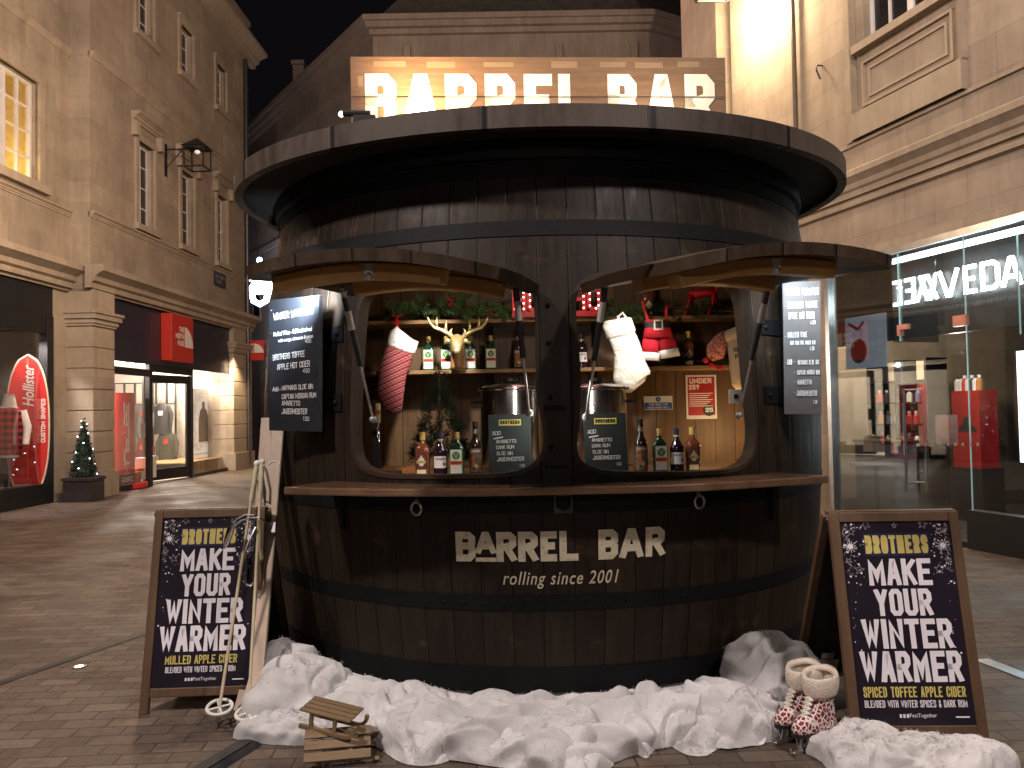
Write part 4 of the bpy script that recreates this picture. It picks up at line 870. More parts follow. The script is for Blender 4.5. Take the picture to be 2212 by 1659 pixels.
# inside: floor, partition, ceiling, worktop
b = MB(); b.lathe([(.001, .3), (1.88, .3)], 48); b.lathe([(.001, 2.9), (1.80, 2.9)], 48); b.build('deck', mat('deck_dark', (.06, .04, .025), .7), K)
plk = wood('plank_wall', (.055, .030, .014), (.15, .082, .037), 'z', 6, .5, plank=.15)
YP = .02; b = MB(); b.box(-1.93, 1.93, YP, YP+.04, .3, 2.9); b.build('partition', plk, K)
shelfw = wood('shelf_wood', (.14, .075, .03), (.30, .17, .07), 'x', 6, .45)
zU, zLo = P(1000, 691, 6.12).z, P(1000, 799, 6.12).z
for z in (zU, zLo): b = MB(); b.box(-1.55, 1.68, -.27, YP, z-.028, z); b.build('shelf', shelfw, K, bevel=.003)
b = MB()
for x in (-1.4, -.35, .42, 1.55):
    for z in (zU, zLo): b.bar((x, YP-.012, z-.2), (x, YP-.012, z-.03), .022); b.bar((x, YP-.012, z-.04), (x, -.22, z-.04), .02); b.bar((x, YP-.02, z-.18), (x, -.2, z-.045), .014)
b.build('shelf_bracket', iron, K)
b = MB(); wt = [(1.90*sin(a), -1.90*cos(a)) for a in [(-1.05+2.1*i/30) for i in range(31)]]; b.prism(wt, 1.195, 1.236); b.build('worktop', wood('worktop_wood', (.10, .05, .02), (.24, .13, .055), 'x', 5, .3, coat=.3), K)
# ---------------------------------------------------------------- the two raised hatch flaps
flapw = stave_mat('flap_staves', (.022, .014, .009), (.075, .048, .030), .6); baten = wood('batten_wood', (.26, .15, .05), (.42, .25, .09), 'x', 4, .5)
galv = mat('galvanised', (.35, .38, .36), .45, .7)
def flap(h, ang, lab):
    o = thing('hatch_flap', lab, 'hatch', BC); s_ = 1 if sum(p[0] for p in h) < 0 else -1; A0, A1 = min(p[0] for p in h)+(.022 if s_ > 0 else .012), max(p[0] for p in h)-(.0 if s_ > 0 else .022); Z0, Z1 = min(p[1] for p in h)-.01, 2.345; ro, ri = (.03, .09) if A0+A1 < 0 else (.09, .03)
    big = smoothl(loop([(A0, Z1), (A0, Z0+.45), (A0, Z0+2*ro), (A0+ro*.3, Z0+ro*.6), (A0+ro, Z0), (A1-ri, Z0), (A1-ri*.3, Z0+ri*.6), (A1, Z0+2*ri), (A1, Z0+.45), (A1, Z1)]), 1)
    tc = (min(p[0] for p in big)+max(p[0] for p in big))/2; zh = 2.342; Hp = cyl(tc, zh, RZ(zh)+.012); ax = V((cos(tc), sin(tc), 0))
    R_ = Matrix.Translation(Hp) @ Matrix.Rotation(-tc*.16, 4, 'Z') @ Matrix.Rotation((-.045 if tc < 0 else .045), 4, V((sin(tc), -cos(tc), 0))) @ Matrix.Rotation(-ang, 4, ax) @ Matrix.Translation(-Hp); fn = lambda p: R_ @ p
    sag = 1-cos(.28); b = shell(big, [], .012, -.040, (.035, .08), fn); b.build('panel', flapw, o, smooth=True)
    zb = min(p[1] for p in h); a0, a1 = min(p[0] for p in big), max(p[0] for p in big); w_ = a1-a0
    for u0, u1, z0, z1, nm in ((.06, .80, zb+.12, zb+.24, 'batten'), (.16, .9, zb+.72, zb+.82, 'batten')):
        b = MB(); n = 24; s = []
        for i in range(n+1):
            t = a0+w_*(u0+(u1-u0)*i/n); s += [fn(cyl(t, z, RZ(z)+r)) for z, r in ((z0, -.041), (z1, -.041), (z1, -.115), (z0, -.115))]
        b.add(s, [(0, 1, 2, 3), tuple(n*4+k for k in (3, 2, 1, 0))]+[(i*4+k, i*4+(k+1) % 4, i*4+4+(k+1) % 4, i*4+4+k) for i in range(n) for k in range(4)]); b.build(nm, baten, o, bevel=.01)
    q = lambda u, z, r: fn(cyl(a0+w_*u, z, RZ(z)+r))
    b = MB(); b.tube([q(.44, zb+.36, -.04), q(.44, zb+.36, -.085), q(.60, zb+.36, -.085), q(.60, zb+.36, -.04)], .008, 6); b.build('handle', iron, o)
    b = MB(); c0 = q(.5, zb+.09, -.06); b.bar(q(.47, zb+.118, -.05), q(.53, zb+.118, -.05), .03, .006); b.bar(q(.50, zb+.116, -.05), q(.50, zb+.116, -.115), .035, .006); b.ball(q(.50, zb+.112, -.1), .018, 8); b.build('catch', galv, o, smooth=True)
    b = MB(); b.tube([q(.04+.92*i/20, 0*i+2.28, -.01) for i in range(21)], .014, 6); b.build('hinge', iron, o); return o, q, fn
FL = flap(HL[0], rad(84.5), 'raised curved wooden flap over the left serving hatch'); FR = flap(HL[1], rad(84.5), 'raised curved wooden flap over the right serving hatch')
zsill = min(p[1] for p in HL[0])
def strut(a, c, lab):
    o = thing('gas_strut', lab, 'strut'); a, c = V(a), V(c); m_ = a.lerp(c, .56); d = (c-a).normalized()
    b = MB(); b.tube([a+d*.03, m_], .0165, 12); b.build('cylinder', black, o, smooth=True); b = MB(); b.tube([m_, c], .0075, 8); b.build('rod', steel, o, smooth=True)
    b = MB(); b.tube([a-d*.02, a+d*.04], .014, 8); b.ball(a, .02, 8); b.build('end_fitting', galv, o, smooth=True); b = MB(); b.ball(c, .022, 8); b.build('end_fitting', galv, o, smooth=True)
    b = MB(); s = a.lerp(c, .14); e = a.lerp(c, .28); b.tube([s, e], .0172, 12); b.build('sticker', mat('strut_sticker', (.45, .45, .42), .5), o)
for p0, d0, p1, d1, lab in (((741, 629), 4.22, (806, 906), 4.60, 'black gas strut at the left end of the left hatch'), ((1112, 606), 4.12, (1143, 892), 4.47, 'black gas strut beside the left side of the middle post'),
        ((1309, 607), 4.12, (1266, 901), 4.48, 'black gas strut beside the right side of the middle post'), ((1661, 612), 4.25, (1596, 897), 4.62, 'black gas strut at the right end of the right hatch')): strut(P(*p0, d0), P(*p1, d1), lab)
# ---------------------------------------------------------------- the sign on the roof
A, B_ = P(757, 125, 4.95), P(1566, 122, 5.06); A.z = B_.z = (A.z+B_.z)/2; sw = (B_-A).length; zr = 3.14; shh = A.z-zr
o = Sg = thing('roof_sign', 'wide plank sign board with big cream letters standing on the roof', 'sign', M=frame(V(((A.x+B_.x)/2, (A.y+B_.y)/2, zr)), B_-A, (0, 0, 1)))
sgw = wood('sign_wood', (.10, .055, .028), (.22, .125, .065), 'x', 7, .65, bump=.4); kx = sw/(1566-757); z_ = lambda py: (A.z-zr)-(py-125)*kx
b = MB(); b.box(-sw/2, sw/2, 0, .03, z_(212)+.002, shh); b.build('plank', sgw, o); b = MB(); b.box(-sw/2, sw/2, .002, .03, 0, z_(212)-.002); b.build('plank', sgw, o)
b = MB()
for x in (-.8, 0, .8): b.box(x-.03, x+.03, .031, .08, 0, shh-.03); b.bar((x, .08, shh*.8), (x, .55, .0), .04)
b.build('rear_brace', sgw, o)
rubm = wood('bare_wood', (.20, .13, .065), (.29, .19, .10), 'x', 9); t = Txt()
for i, (u0, u1) in enumerate(((.06, .145), (.20, .275), (.35, .43), (.53, .60), (.66, .73), (.755, .83), (.87, .93))): t.rect(sw*(u0-.5), sw*(u1-.5), z_(147+i % 2*2), z_(134+i % 3))
t.rect(sw*(.018-.5), sw*(.032-.5), z_(190), z_(166)); t.build(rubm, o, off=.0015, name='worn_patch')
pal = mat('letter_cream', (.80, .74, .58), .55, amt=.06); t = Txt()
for c, x0, x1 in (('B', 787, 853), ('A', 867, 943), ('R', 957, 1024), ('R', 1042, 1107), ('E', 1126, 1187), ('L', 1200, 1262), ('B', 1307, 1370), ('A', 1391, 1457), ('R', 1475, 1541)):
    t.line(c, ((x0+x1)/2-1161.5)*kx, max(.01, z_(282)), z_(162)-max(.01, z_(282)), (x1-x0)*kx, .215)
t.build(pal, o, off=.004, name='letters')
t = Txt(); t.rect(-sw/2+.01, sw/2-.01, z_(214), z_(212)); t.build(black, o, off=.009, name='plank_gap')
def flood(lab, px, py, y, aim, e, col, cone=95):
    q = P(px, py, y); q.z = 3.135; o = thing('floodlight', lab, 'lamp', q); b = MB(); b.box(-.09, .09, -.04, .05, .05, .13); b.build('housing', black, o, bevel=.006); b = MB(); b.bar((-.1, 0, 0), (-.1, 0, .1), .012); b.bar((.1, 0, 0), (.1, 0, .1), .012); b.bar((-.1, 0, .006), (.1, 0, .006), .012); b.build('bracket', dsteel, o)
    b = MB(); b.box(-.075, .075, -.02, .04, .131, .134); b.build('lens', glow('flood_lens', (1, .85, .6), 5), o); lamp('floodlight_beam', q+V((0, -.0, .17)), e, col, .04, 'SPOT', q+V(aim), cone, .9)
flood('small black floodlight below the A and R of the roof sign', 885, 262, 4.70, (.05, .30, .40), 60, (1, .70, .42), 120)
flood('small black floodlight near the middle of the roof sign', 1120, 250, 4.70, (.05, .32, .40), 13, (1, .80, .58), 125)
flood('small black floodlight at the right end of the roof sign', 1420, 250, 4.74, (.0, .32, .40), 9, (1, .86, .68), 130)
o = thing('spot_lamp', 'small black lamp with a white tip at the left edge of the roof', 'lamp', P(765, 258, 4.48)-V((0, 0, .0))); b = MB(); b.tube([(-.06, 0, .035), (.09, 0, .03)], .018, 8); b.box(-.0, .12, -.03, .03, -.02, .015); b.build('body', black, o); b = MB(); b.ball((-.07, 0, .03), .017, 8); b.build('bulb', glow('lamp_tip', (1, .95, .85), 1.2), o)
# ---------------------------------------------------------------- chalk menu boards
slate_m = mat('chalkboard', (.016, .018, .024), .5, sc=5, amt=.35, spec=.5); chalk = mat('chalk', (.72, .72, .72), .9, amt=.05)
def chalkboard(lab, BL, BRr, TL, lines, name='menu_board', th=.03, m_=None, extra=None):
    x = BRr-BL; z = TL-BL; w_, h_ = x.length, z.length; o = thing(name, lab, 'chalkboard', M=frame((BL+BRr)/2, x, z)); b = MB(); b.box(-w_/2, w_/2, 0, th, 0, h_); b.build('board', m_ or slate_m, o, bevel=.002)
    t = Txt()
    for ln in lines:
        k, s, u0, u1, v0, hh = ln[:6]
        if k == 'C': t.line(s, w_*((u0+u1)/2-.5), h_*(1-v0), hh*h_, w_*(u1-u0), .11, jit=.4, rot=ln[6] if len(ln) > 6 else 0)
        elif k == 'U': t.stroke([(w_*(u0-.5), h_*(1-v0)), (w_*(u1-.5), h_*(1-v0)+hh*h_)], .006)
        else: t.font(s, w_*((u0+u1)/2-.5), h_*(1-v0), hh*h_, w_*(u1-u0), shear=.15, rot=ln[6] if len(ln) > 6 else 0, bold=.0005)
    t.build(chalk, o, name='chalk_lettering')
    if extra: extra(o, w_, h_)
    return o
r_ = .055
chalkboard('tall black chalkboard menu hung left of the left hatch', P(581, 930, 4.9), P(689, 933, 4.66), P(593, 648, 4.86), [('C', '"', .03, .08, .105, .03), ('C', 'WINTER WARMERS', .10, .90, .145, .052, r_), ('C', '*', .03, .06, .265, .02), ('F', 'Mulled Wine - full bodied red', .10, .88, .27, .048, r_), ('F', 'with orange, cinnamon & spices', .20, .90, .318, .036, r_), ('C', '4.50', .74, .86, .345, .03),
    ('C', '*', .03, .06, .455, .02), ('C', 'BROTHERS TOFFEE', .09, .74, .455, .045, r_), ('C', 'APPLE HOT CIDER', .18, .84, .53, .045, r_), ('C', '4.50', .70, .83, .565, .03), ('C', '*', .03, .06, .69, .02), ('F', 'Add -', .08, .25, .70, .05), ('C', 'HAYMANS SLOE GIN', .28, .90, .69, .038, .03), ('C', 'CAPTAIN MORGAN RUM', .28, .96, .755, .038, .03), ('C', 'AMARETTO', .28, .65, .81, .038), ('C', 'JAGERMEISTER', .28, .79, .872, .042), ('C', '1.50', .71, .83, .92, .03)])
def side_wedge(o, w_, h_): b = MB(); b.add([(-w_/2-.002, .002, 0), (-w_/2-.002, .002, h_), (-w_/2-.03, .26, h_*.97), (-w_/2+.00, .24, .03), (-w_/2+.01, .002, 0), (-w_/2+.01, .002, h_), (-w_/2-.02, .26, h_*.97), (-w_/2+.01, .24, .03)], [(0, 1, 2, 3), (4, 7, 6, 5), (0, 3, 7, 4), (1, 5, 6, 2), (2, 6, 7, 3), (0, 4, 5, 1)]); b.build('dark_wedge', black, o)  # black wedge behind the board's left edge
chalkboard('tall grey chalkboard menu hung right of the right hatch', P(1694, 895, 4.80), P(1775, 895, 4.74), P(1664, 612, 4.78), [('C', 'WINTER WARMERS', .08, .95, .105, .055), ('C', '*', .03, .07, .19, .02), ('C', 'BROTHERS TOFFEE', .12, .92, .20, .05), ('C', 'APPLE HOT CIDER', .14, .84, .28, .05), ('C', '4.50', .72, .86, .325, .03), ('C', '-', .03, .07, .42, .02), ('C', 'MULLED WINE', .12, .64, .42, .042), ('C', 'MADE FROM FULL BODIED RED!', .18, .86, .475, .03), ('C', '4.50', .70, .82, .52, .03),
    ('C', '-', .03, .07, .62, .02), ('C', 'ADD -', .10, .30, .625, .042), ('C', 'HAYMANS SLOE GIN', .38, .94, .625, .034), ('C', '-', .27, .31, .69, .02), ('C', 'CAPTAIN MORGAN RUM', .36, .96, .70, .034), ('C', '-', .27, .31, .765, .02), ('C', 'AMARETTO', .36, .74, .775, .036), ('C', '-', .26, .30, .845, .02), ('C', 'JAGERMEISTER', .34, .88, .86, .04), ('C', '1.50', .78, .88, .92, .028)], m_=mat('grey_chalkboard', (.12, .11, .107), .55, sc=5, amt=.2), extra=side_wedge)
def led(lab, q, aim, e):
    o = thing('led_lamp', lab, 'lamp', q); b = MB(); b.box(-.07, .07, -.03, .03, .0, .05); b.build('housing', mat('led_body', (.3, .3, .32), .4, .5), o, bevel=.005); b = MB(); b.box(-.06, .06, -.025, .025, -.004, -.001); b.build('lens', glow('led_lens', (.82, .93, 1), 10), o)
    b = MB(); b.bar((0, 0, .05), (0, .0, .12), .02); b.build('stem', dsteel, o); lamp('led_beam', q-V((0, 0, .03)), e, (.74, .88, 1), .04, 'SPOT', aim, 110, .7)
led('small white lamp under the left flap lighting the chalk menu', P(660, 600, 4.56), P(664, 660, 4.95), 125); led('small white lamp under the right flap lighting the grey menu', P(1700, 588, 4.44), P(1725, 690, 4.86), 17)
# kiosk lights: added unseen tube to brighten the urns, spots under the deck
for th_, nm in ((mid, 'slim added light tube hidden behind the middle post'),):
    o = thing('fill_tube', nm, 'lamp', BC+cyl(th_, 1.42, 1.86)); b = MB(); b.tube([(0, 0, 0), (0, 0, .8)], .012, 8); b.build('tube', glow('tube_glow', (1, .92, .84), 30), o); b = MB(); b.tube([(0, 0, -.03), (0, 0, .0)], .016, 8); b.tube([(0, 0, .8), (0, 0, .83)], .016, 8); b.build('cap', black, o)
lamp('kiosk_light', BC+V((-.62, -1.2, 2.75)), 120, (1, .92, .84), .05, 'SPOT', BC+V((-.80, -.3, 1.95)), 34, .5)
lamp('kiosk_light', BC+V((.85, -1.2, 2.75)), 75, (1, .92, .84), .05, 'SPOT', BC+V((.62, -.35, 1.95)), 30, .5)
lamp('kiosk_light', BC+V((1.48, -.55, 1.36)), 9, (1, .62, .28), .05)
lamp('kiosk_light', BC+V((.1, -1.4, 2.6)), 12, (1, .82, .62), .06)
# ================================================================ bottles
def gl(name, c, r=.08): return mat(name, c, r, amt=.1, spec=.7, coat=.6)
LB = {'white': mat('label_white', (.72, .70, .66), .6, amt=.04), 'green': mat('label_green', (.05, .22, .07), .6), 'orange': mat('label_orange', (.65, .13, .03), .6), 'yellow': mat('label_cream', (.68, .60, .30), .6), 'plum': mat('label_plum', (.10, .03, .05), .5), 'purple': mat('label_purple', (.25, .06, .22), .6), 'pict': mat('label_picture', (.16, .11, .07), .6, sc=60, amt=.9), 'ink': mat('label_ink', (.05, .03, .03), .6)}
def rbox(b, prof, ex):
    def fn(u, v):
        i = min(int(v*(len(prof)-1)+.5), len(prof)-1); w_, d_, z = prof[i]; a = 2*pi*u; c, s = cos(a), sin(a); e = ex if w_ > .02 else 1
        return (w_*math.copysign(abs(c)**e, c), d_*math.copysign(abs(s)**e, s), z)
    b.grid(28, len(prof), fn, True); n = len(b.v)
    b.f.append([i*len(prof) for i in range(28)]); b.f.append([i*len(prof)+len(prof)-1 for i in range(28)][::-1])
def bottle(kind, lab, loc, rz=0, group=None):
    o = thing('bottle', lab, 'bottle', loc, rz, group)
    if kind == 'herbal':
        b = MB(); rbox(b, [(.036, .030, 0), (.040, .033, .004), (.040, .033, .145), (.038, .031, .157), (.024, .022, .178), (.015, .015, .190), (.013, .013, .222)], .45); b.build('glass', gl('glass_green', (.008, .035, .014)), o, smooth=True)
        b = MB(); b.lathe([(.0145, .205), (.0150, .244), (.0, .2445)], 14); b.lathe([(.0145, .205), (.0, .205)], 14); b.build('cap', mat('cap_gold', (.45, .30, .10), .4, .3), o)
        b = MB(); b.box(-.037, .037, -.0365, -.0335, .010, .150); lb = b.build('label', LB['green'], o); t = Txt(); t.rect(-.032, .032, .014, .146); t.build(LB['white'], lb, off=.0368, name='inner_panel')
        t = Txt(); t.disc(0, .113, .023, 16); t.build(LB['green'], lb, off=.0372, name='emblem'); t = Txt(); t.stroke([(-.012, .126), (-.004, .112), (0, .098), (.004, .112), (.012, .126)], .003); t.build(LB['yellow'], lb, off=.0378, name='emblem_mark')
        t = Txt(); t.rect(-.037, .037, .062, .084); t.build(LB['orange'], lb, off=.0374, name='band'); t = Txt(); t.line('JAGERMEISTER', 0, .068, .010, .058, .16); t.build(LB['ink'], lb, off=.0378)
    elif kind == 'sloe':
        b = MB(); b.lathe([(.0, 0), (.036, 0), (.040, .004), (.040, .135), (.037, .150), (.018, .178), (.014, .190), (.014, .215)], 24); b.build('glass', gl('glass_plum', (.022, .008, .016)), o, smooth=True)
        b = MB(); b.lathe([(.0155, .200), (.0165, .204), (.0165, .245), (.0, .247)], 16); b.build('cap', mat('cap_navy', (.02, .025, .06), .4), o); b = MB(); b.lathe([(.0160, .198), (.0170, .199), (.0170, .205), (.0160, .206)], 16); b.build('collar', LB['yellow'], o)
        b = MB(); b.grid(13, 2, lambda u, v: (.0408*sin(-1.1+2.2*u), -.0408*cos(-1.1+2.2*u), .044+.066*v)); lb = b.build('label', LB['white'], o); cv = lambda x, y, k: ((.0412+k*5e-5)*sin(x/.041), -(.0412+k*5e-5)*cos(x/.041), y)
        t = Txt(); t.line("HAYMANS", 0, .089, .012, .056, .16); t.build(LB['ink'], lb, cv); t = Txt(); t.poly([(-.034, .066), (.018, .072), (.018, .082), (-.034, .076)]); t.disc(.024, .066, .010); t.build(LB['purple'], lb, cv, name='ribbon'); t = Txt(); t.line('SLOE GIN', -.008, .071, .007, .04, .16, slant=0); t.build(LB['white'], lb, lambda x, y, k: cv(x, y+x*.1, k+8), name='ribbon_text')
    elif kind == 'amaretto':
        b = MB(); rbox(b, [(.036, .034, 0), (.038, .036, .004), (.041, .038, .13), (.041, .038, .152), (.034, .033, .166), (.016, .016, .186), (.0135, .0135, .195), (.0135, .0135, .216)], .55); b.build('glass', gl('glass_amber', (.16, .045, .018)), o, smooth=True)
        b = MB(); b.lathe([(.0, .205), (.0165, .205), (.0165, .248), (.0, .249)], 16); b.build('cap', mat('cap_yellow', (.60, .45, .10), .5), o)
        t = Txt(); t.rect(-.024, .024, .035, .125); t.build(LB['plum'], o, off=.0400, name='label'); t = Txt(); t.rect(-.026, .026, .010, .038); t.rect(-.026, .026, .074, .088); t.disc(0, .09, .018); t.disc(0, .072, .015); t.poly([(-.008, .104), (.008, .104), (.003, .118), (-.003, .118)]); t.build(LB['yellow'], o, off=.0406, name='crest'); t = Txt(); t.line('AMARETTO', 0, .077, .008, .046, .16); t.build(LB['ink'], o, off=.0416)
    else:
        b = MB(); b.lathe([(.0, 0), (.034, 0), (.037, .004), (.037, .165), (.035, .18), (.020, .205), (.0145, .222), (.013, .285)], 24); b.build('glass', gl('glass_brown', (.035, .016, .010)), o, smooth=True)
        b = MB(); b.lathe([(.0145, .268), (.0155, .270), (.0155, .302), (0, .303)], 14); b.build('cap', black, o); b = MB(); b.lathe([(.0150, .232), (.0162, .234), (.0155, .255), (.0148, .257)], 14); b.build('neck_foil', mat('foil', (.4, .4, .42), .3, .8), o)
        b = MB(); b.grid(13, 2, lambda u, v: (.0378*sin(-1.2+2.4*u), -.0378*cos(-1.2+2.4*u), .016+.135*v)); lb = b.build('label', LB['pict'], o); cv = lambda x, y, k: ((.0382+k*5e-5)*sin(x/.038), -(.0382+k*5e-5)*cos(x/.038), y)
        t = Txt(); t.line('CAPTAIN', 0, .128, .014, .058, .18); t.build(LB['white'], lb, cv); t = Txt(); t.poly([(-.020, .05), (-.008, .05), (-.004, .10), (-.012, .118), (-.022, .10)]); t.disc(-.012, .122, .005); t.build(LB['orange'], lb, cv, name='figure_print'); t = Txt(); t.disc(.006, .052, .012); t.rect(-.03, .03, .018, .028); t.build(LB['yellow'], lb, cv, name='barrel_print')
    return o
zW = 1.2365
def onz(px, y, z=zW): p = P(px, 900, y); return V((p.x, y, z))
B1 = {}
for px, k, y, lab in ((912, 'amaretto', 4.70, 'amber square bottle with a yellow cap, leftmost of the four bottles on the left counter'), (950, 'sloe', 4.72, 'dark plum bottle with a white label in the left row on the counter'), (986, 'herbal', 4.70, 'square green bottle with an orange banded label in the left row on the counter'), (1026, 'rum', 4.72, 'tall dark rum bottle beside the left small chalkboard'),
        (1383, 'rum', 4.66, 'tall dark rum bottle beside the right small chalkboard'), (1423, 'herbal', 4.68, 'square green bottle with an orange banded label in the right row on the counter'), (1460, 'sloe', 4.69, 'clear shouldered dark bottle with a white label in the right row on the counter'), (1494, 'amaretto', 4.72, 'amber bottle with a yellow cap at the right end of the counter')):
    if k not in B1: B1[k] = bottle(k, lab, onz(px, y)); o = B1[k]
    else: o = copy_tree(B1[k], label=lab); o.location = onz(px, y)
    o.rotation_euler = (0, 0, rad(random.uniform(-6, 6)))
for px, k, z, lab in ((928, 'herbal', zLo, 'square green bottle on the middle shelf, left of the golden deer head'), (966, 'herbal', zLo, 'square green bottle half hidden behind the left antler'), (1019, 'herbal', zLo, 'square green bottle on the middle shelf just right of the deer head'), (1063, 'herbal', zLo, 'square green bottle on the middle shelf, furthest right of its row'), (1122, 'rum', zLo, 'dark rum bottle on the middle shelf behind the gas strut'),
        (1259, 'sloe', zLo, 'dark bottle with a white label on the middle shelf right of the post'), (1490, 'amaretto', zLo, 'dark amber bottle standing on the middle shelf above the red poster'), (1405, 'amaretto', zU, 'dark amber bottle standing on the top shelf among pine twigs')):
    o = copy_tree(B1[k], label=lab); o.location = onz(px, 6.19, z+.0005); o.rotation_euler = (0, 0, 0); o.scale = (1.05,)*3 if k != 'rum' else (.95,)*3
# ---------------------------------------------------------------- small chalkboards on the counter
def minib(o, w_, h_):
    t = Txt(); t.rect(-w_*.25, w_*.27, h_*.815, h_*.915); t.build(mat('brand_yellow', (.55, .50, .12), .6), o, off=.0012, name='brand_patch'); t = Txt(); t.line('BROTHERS', w_*.01, h_*.835, h_*.062, w_*.46, .26); t.build(black, o, off=.003, name='brand_text')
grn = mat('green_chalkboard', (.022, .034, .032), .6, sc=4, amt=.2)
ml = [('C', 'ADD', .09, .29, .34, .062, .05), ('U', '', .13, .33, .40, .025), ('C', 'AMARETTO', .18, .65, .475, .058, .02), ('C', 'DARK RUM', .18, .60, .57, .058, .02), ('C', 'SLOE GIN', .19, .56, .67, .058), ('C', 'JAGERMEISTER', .19, .83, .77, .066, .01), ('C', '1.50', .72, .84, .87, .05)]
yb = 4.62
for (bl, br, tl, lab, m_) in (((1056, 1027), (1149, 1026), (1053, 896), 'small green chalkboard leaning on the counter left of the middle post', grn), ((1264, 1020), (1358, 1020), (1262, 893), 'small black chalkboard leaning on the counter right of the middle post', mat('black_chalkboard', (.014, .018, .018), .6, sc=4, amt=.2))):
    a, c, d = P(*bl, yb), P(*br, yb), P(*tl, yb+.06); a.z = c.z = zW+.001; d.z = P(*tl, yb+.06).z
    chalkboard(lab, a, c, d, ml, 'small_chalkboard', .008, m_, minib)
# ---------------------------------------------------------------- urns, tap, tree on the worktop
chrome = mat('polished_steel', (.80, .78, .76), .17, 1, amt=.05)
def urn(lab, px, y):
    p = P(px, 900, y); zt = P(px, 836, y-.2).z; h_ = zt-zW; o = thing('urn', lab, 'urn', (p.x, y, zW+.001)); b = MB(); b.lathe([(.0, 0), (.19, 0), (.195, .02), (.195, h_-.02), (.213, h_-.012), (.213, h_), (.19, h_), (.19, h_-.06), (0, h_-.06)], 48); b.build('body', chrome, o, smooth=True)
    b = MB(); b.lathe([(.19, h_+.001), (.15, h_+.018), (.04, h_+.03), (.0, h_+.031)], 32); b.build('lid', chrome, o, smooth=True); b = MB(); b.lathe([(.02, h_+.028), (.05, h_+.04), (.05, h_+.06), (0, h_+.062)], 16); b.build('lid_knob', black, o, smooth=True)
    for s in (-1, 1): b = MB(); b.tube([(s*.19, -.05, h_-.09), (s*.25, -.04, h_-.09), (s*.25, .04, h_-.09), (s*.19, .05, h_-.09)], .009, 8); b.build('handle', black, o, smooth=True)
    b = MB(); b.tube([(0, -.19, .06), (0, -.26, .06), (0, -.27, .03)], [.014, .014, .011], 10); b.build('tap', chrome, o, smooth=True)
urn('large polished steel urn behind the left small chalkboard', 1103, 5.32); urn('large polished steel urn behind the right small chalkboard', 1288, 5.34)
p = P(815, 930, 4.95); o = thing('beer_tap', 'chrome draught tap with a pale handle at the left end of the counter', 'tap', (p.x-.01, 4.95, zW)); b = MB(); b.box(-.022, .022, -.02, .02, 0, .30); b.build('column', black, o, bevel=.004)
b = MB(); zc = P(815, 935, 4.95).z-zW; b.tube([(0, 0, zc), (0, -.06, zc), (.03, -.10, zc), (.035, -.11, zc-.05)], [.018, .016, .013, .009], 10); b.tube([(.015, -.075, zc), (.03, -.085, zc+.06)], .010, 8); b.build('spout', chrome, o, smooth=True); b = MB(); b.prism([(-.013, -.01), (.013, -.01), (.013, .01), (-.013, .01)], 0, .115, Matrix.Translation((.03, -.088, zc+.06))); b.build('handle', LB['yellow'], o, bevel=.004); b = MB(); b.box(.016, .044, -.0995, -.0975, zc+.11, zc+.135); b.build('handle_label', LB['orange'], o)
b = MB(); b.box(-.06, .16, -.10, .06, .0, .022); b.build('drip_tray', black, o, bevel=.004)
o = thing('copper_tray', 'low copper coloured tray on the counter left of the bottles', 'tray', onz(868, 5.0)); b = MB(); b.box(-.16, .10, -.1, .1, 0, .01); b.box(-.16, .10, -.1, -.09, .01, .035); b.box(-.16, .1, .09, .1, .01, .035); b.build('tray', mat('copper', (.65, .30, .12), .3, .9), o, bevel=.003)
# ---------------------------------------------------------------- needles: garlands and tree
def needles(b, c, r, n, ln, rnd, d0=None):
    for _ in range(n):
        d = V((rnd.gauss(0, 1), rnd.gauss(0, 1), rnd.gauss(0, 1)+.1)).normalized()
        if d0 is not None: d = (d*.7+d0).normalized()
        p_ = c+V((rnd.gauss(0, 1), rnd.gauss(0, 1), rnd.gauss(0, 1)))*r*.45; s = d.orthogonal().normalized()*.003; e = p_+d*ln*rnd.uniform(.6, 1.2); b.add([p_-s, p_+s, e], [(0, 1, 2)])
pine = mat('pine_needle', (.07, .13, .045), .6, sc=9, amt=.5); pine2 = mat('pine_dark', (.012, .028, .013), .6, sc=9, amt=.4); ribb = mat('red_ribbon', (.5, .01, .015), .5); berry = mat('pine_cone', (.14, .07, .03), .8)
def garland(lab, pts, m_, y=6.08, n=90, bows=(), dens=1):
    rnd = random.Random(len(lab)); c0 = P(pts[0][0], pts[0][1], y); o = thing('pine_garland', lab, 'garland', c0); b = MB(); tw = []
    for px, py, rr in pts: c = P(px, py, y)-c0; tw.append(c); 
    for (px, py, rr), c in zip(pts, tw):
        for _ in range(int(5*dens)): cc = c+V((rnd.gauss(0, 1)*rr, rnd.gauss(0, .05), rnd.gauss(0, 1)*rr*.6)); needles(b, cc, rr*.6, n//2, .055, rnd, V((rnd.gauss(0, 1), rnd.gauss(0, .6), rnd.gauss(.2, 1))).normalized()*.8)
    b.build('needles', m_, o, fix=False); b = MB(); b.tube(tw, .006, 5); b.build('twig', berry, o)
    for px, py in bows:
        c = P(px, py, y-.06)-c0; b = MB()
        for a in (2.5, .6, -1.9, -1.2): d = V((cos(a), 0, sin(a))); s = V((-d.z, 0, d.x))*.012; b.add([c, c+d*.035+s*1.2, c+d*.05, c+d*.035-s*1.2], [(0, 1, 2, 3)])
        b.ball(c, .012, 8); b.build('bow', ribb, o)
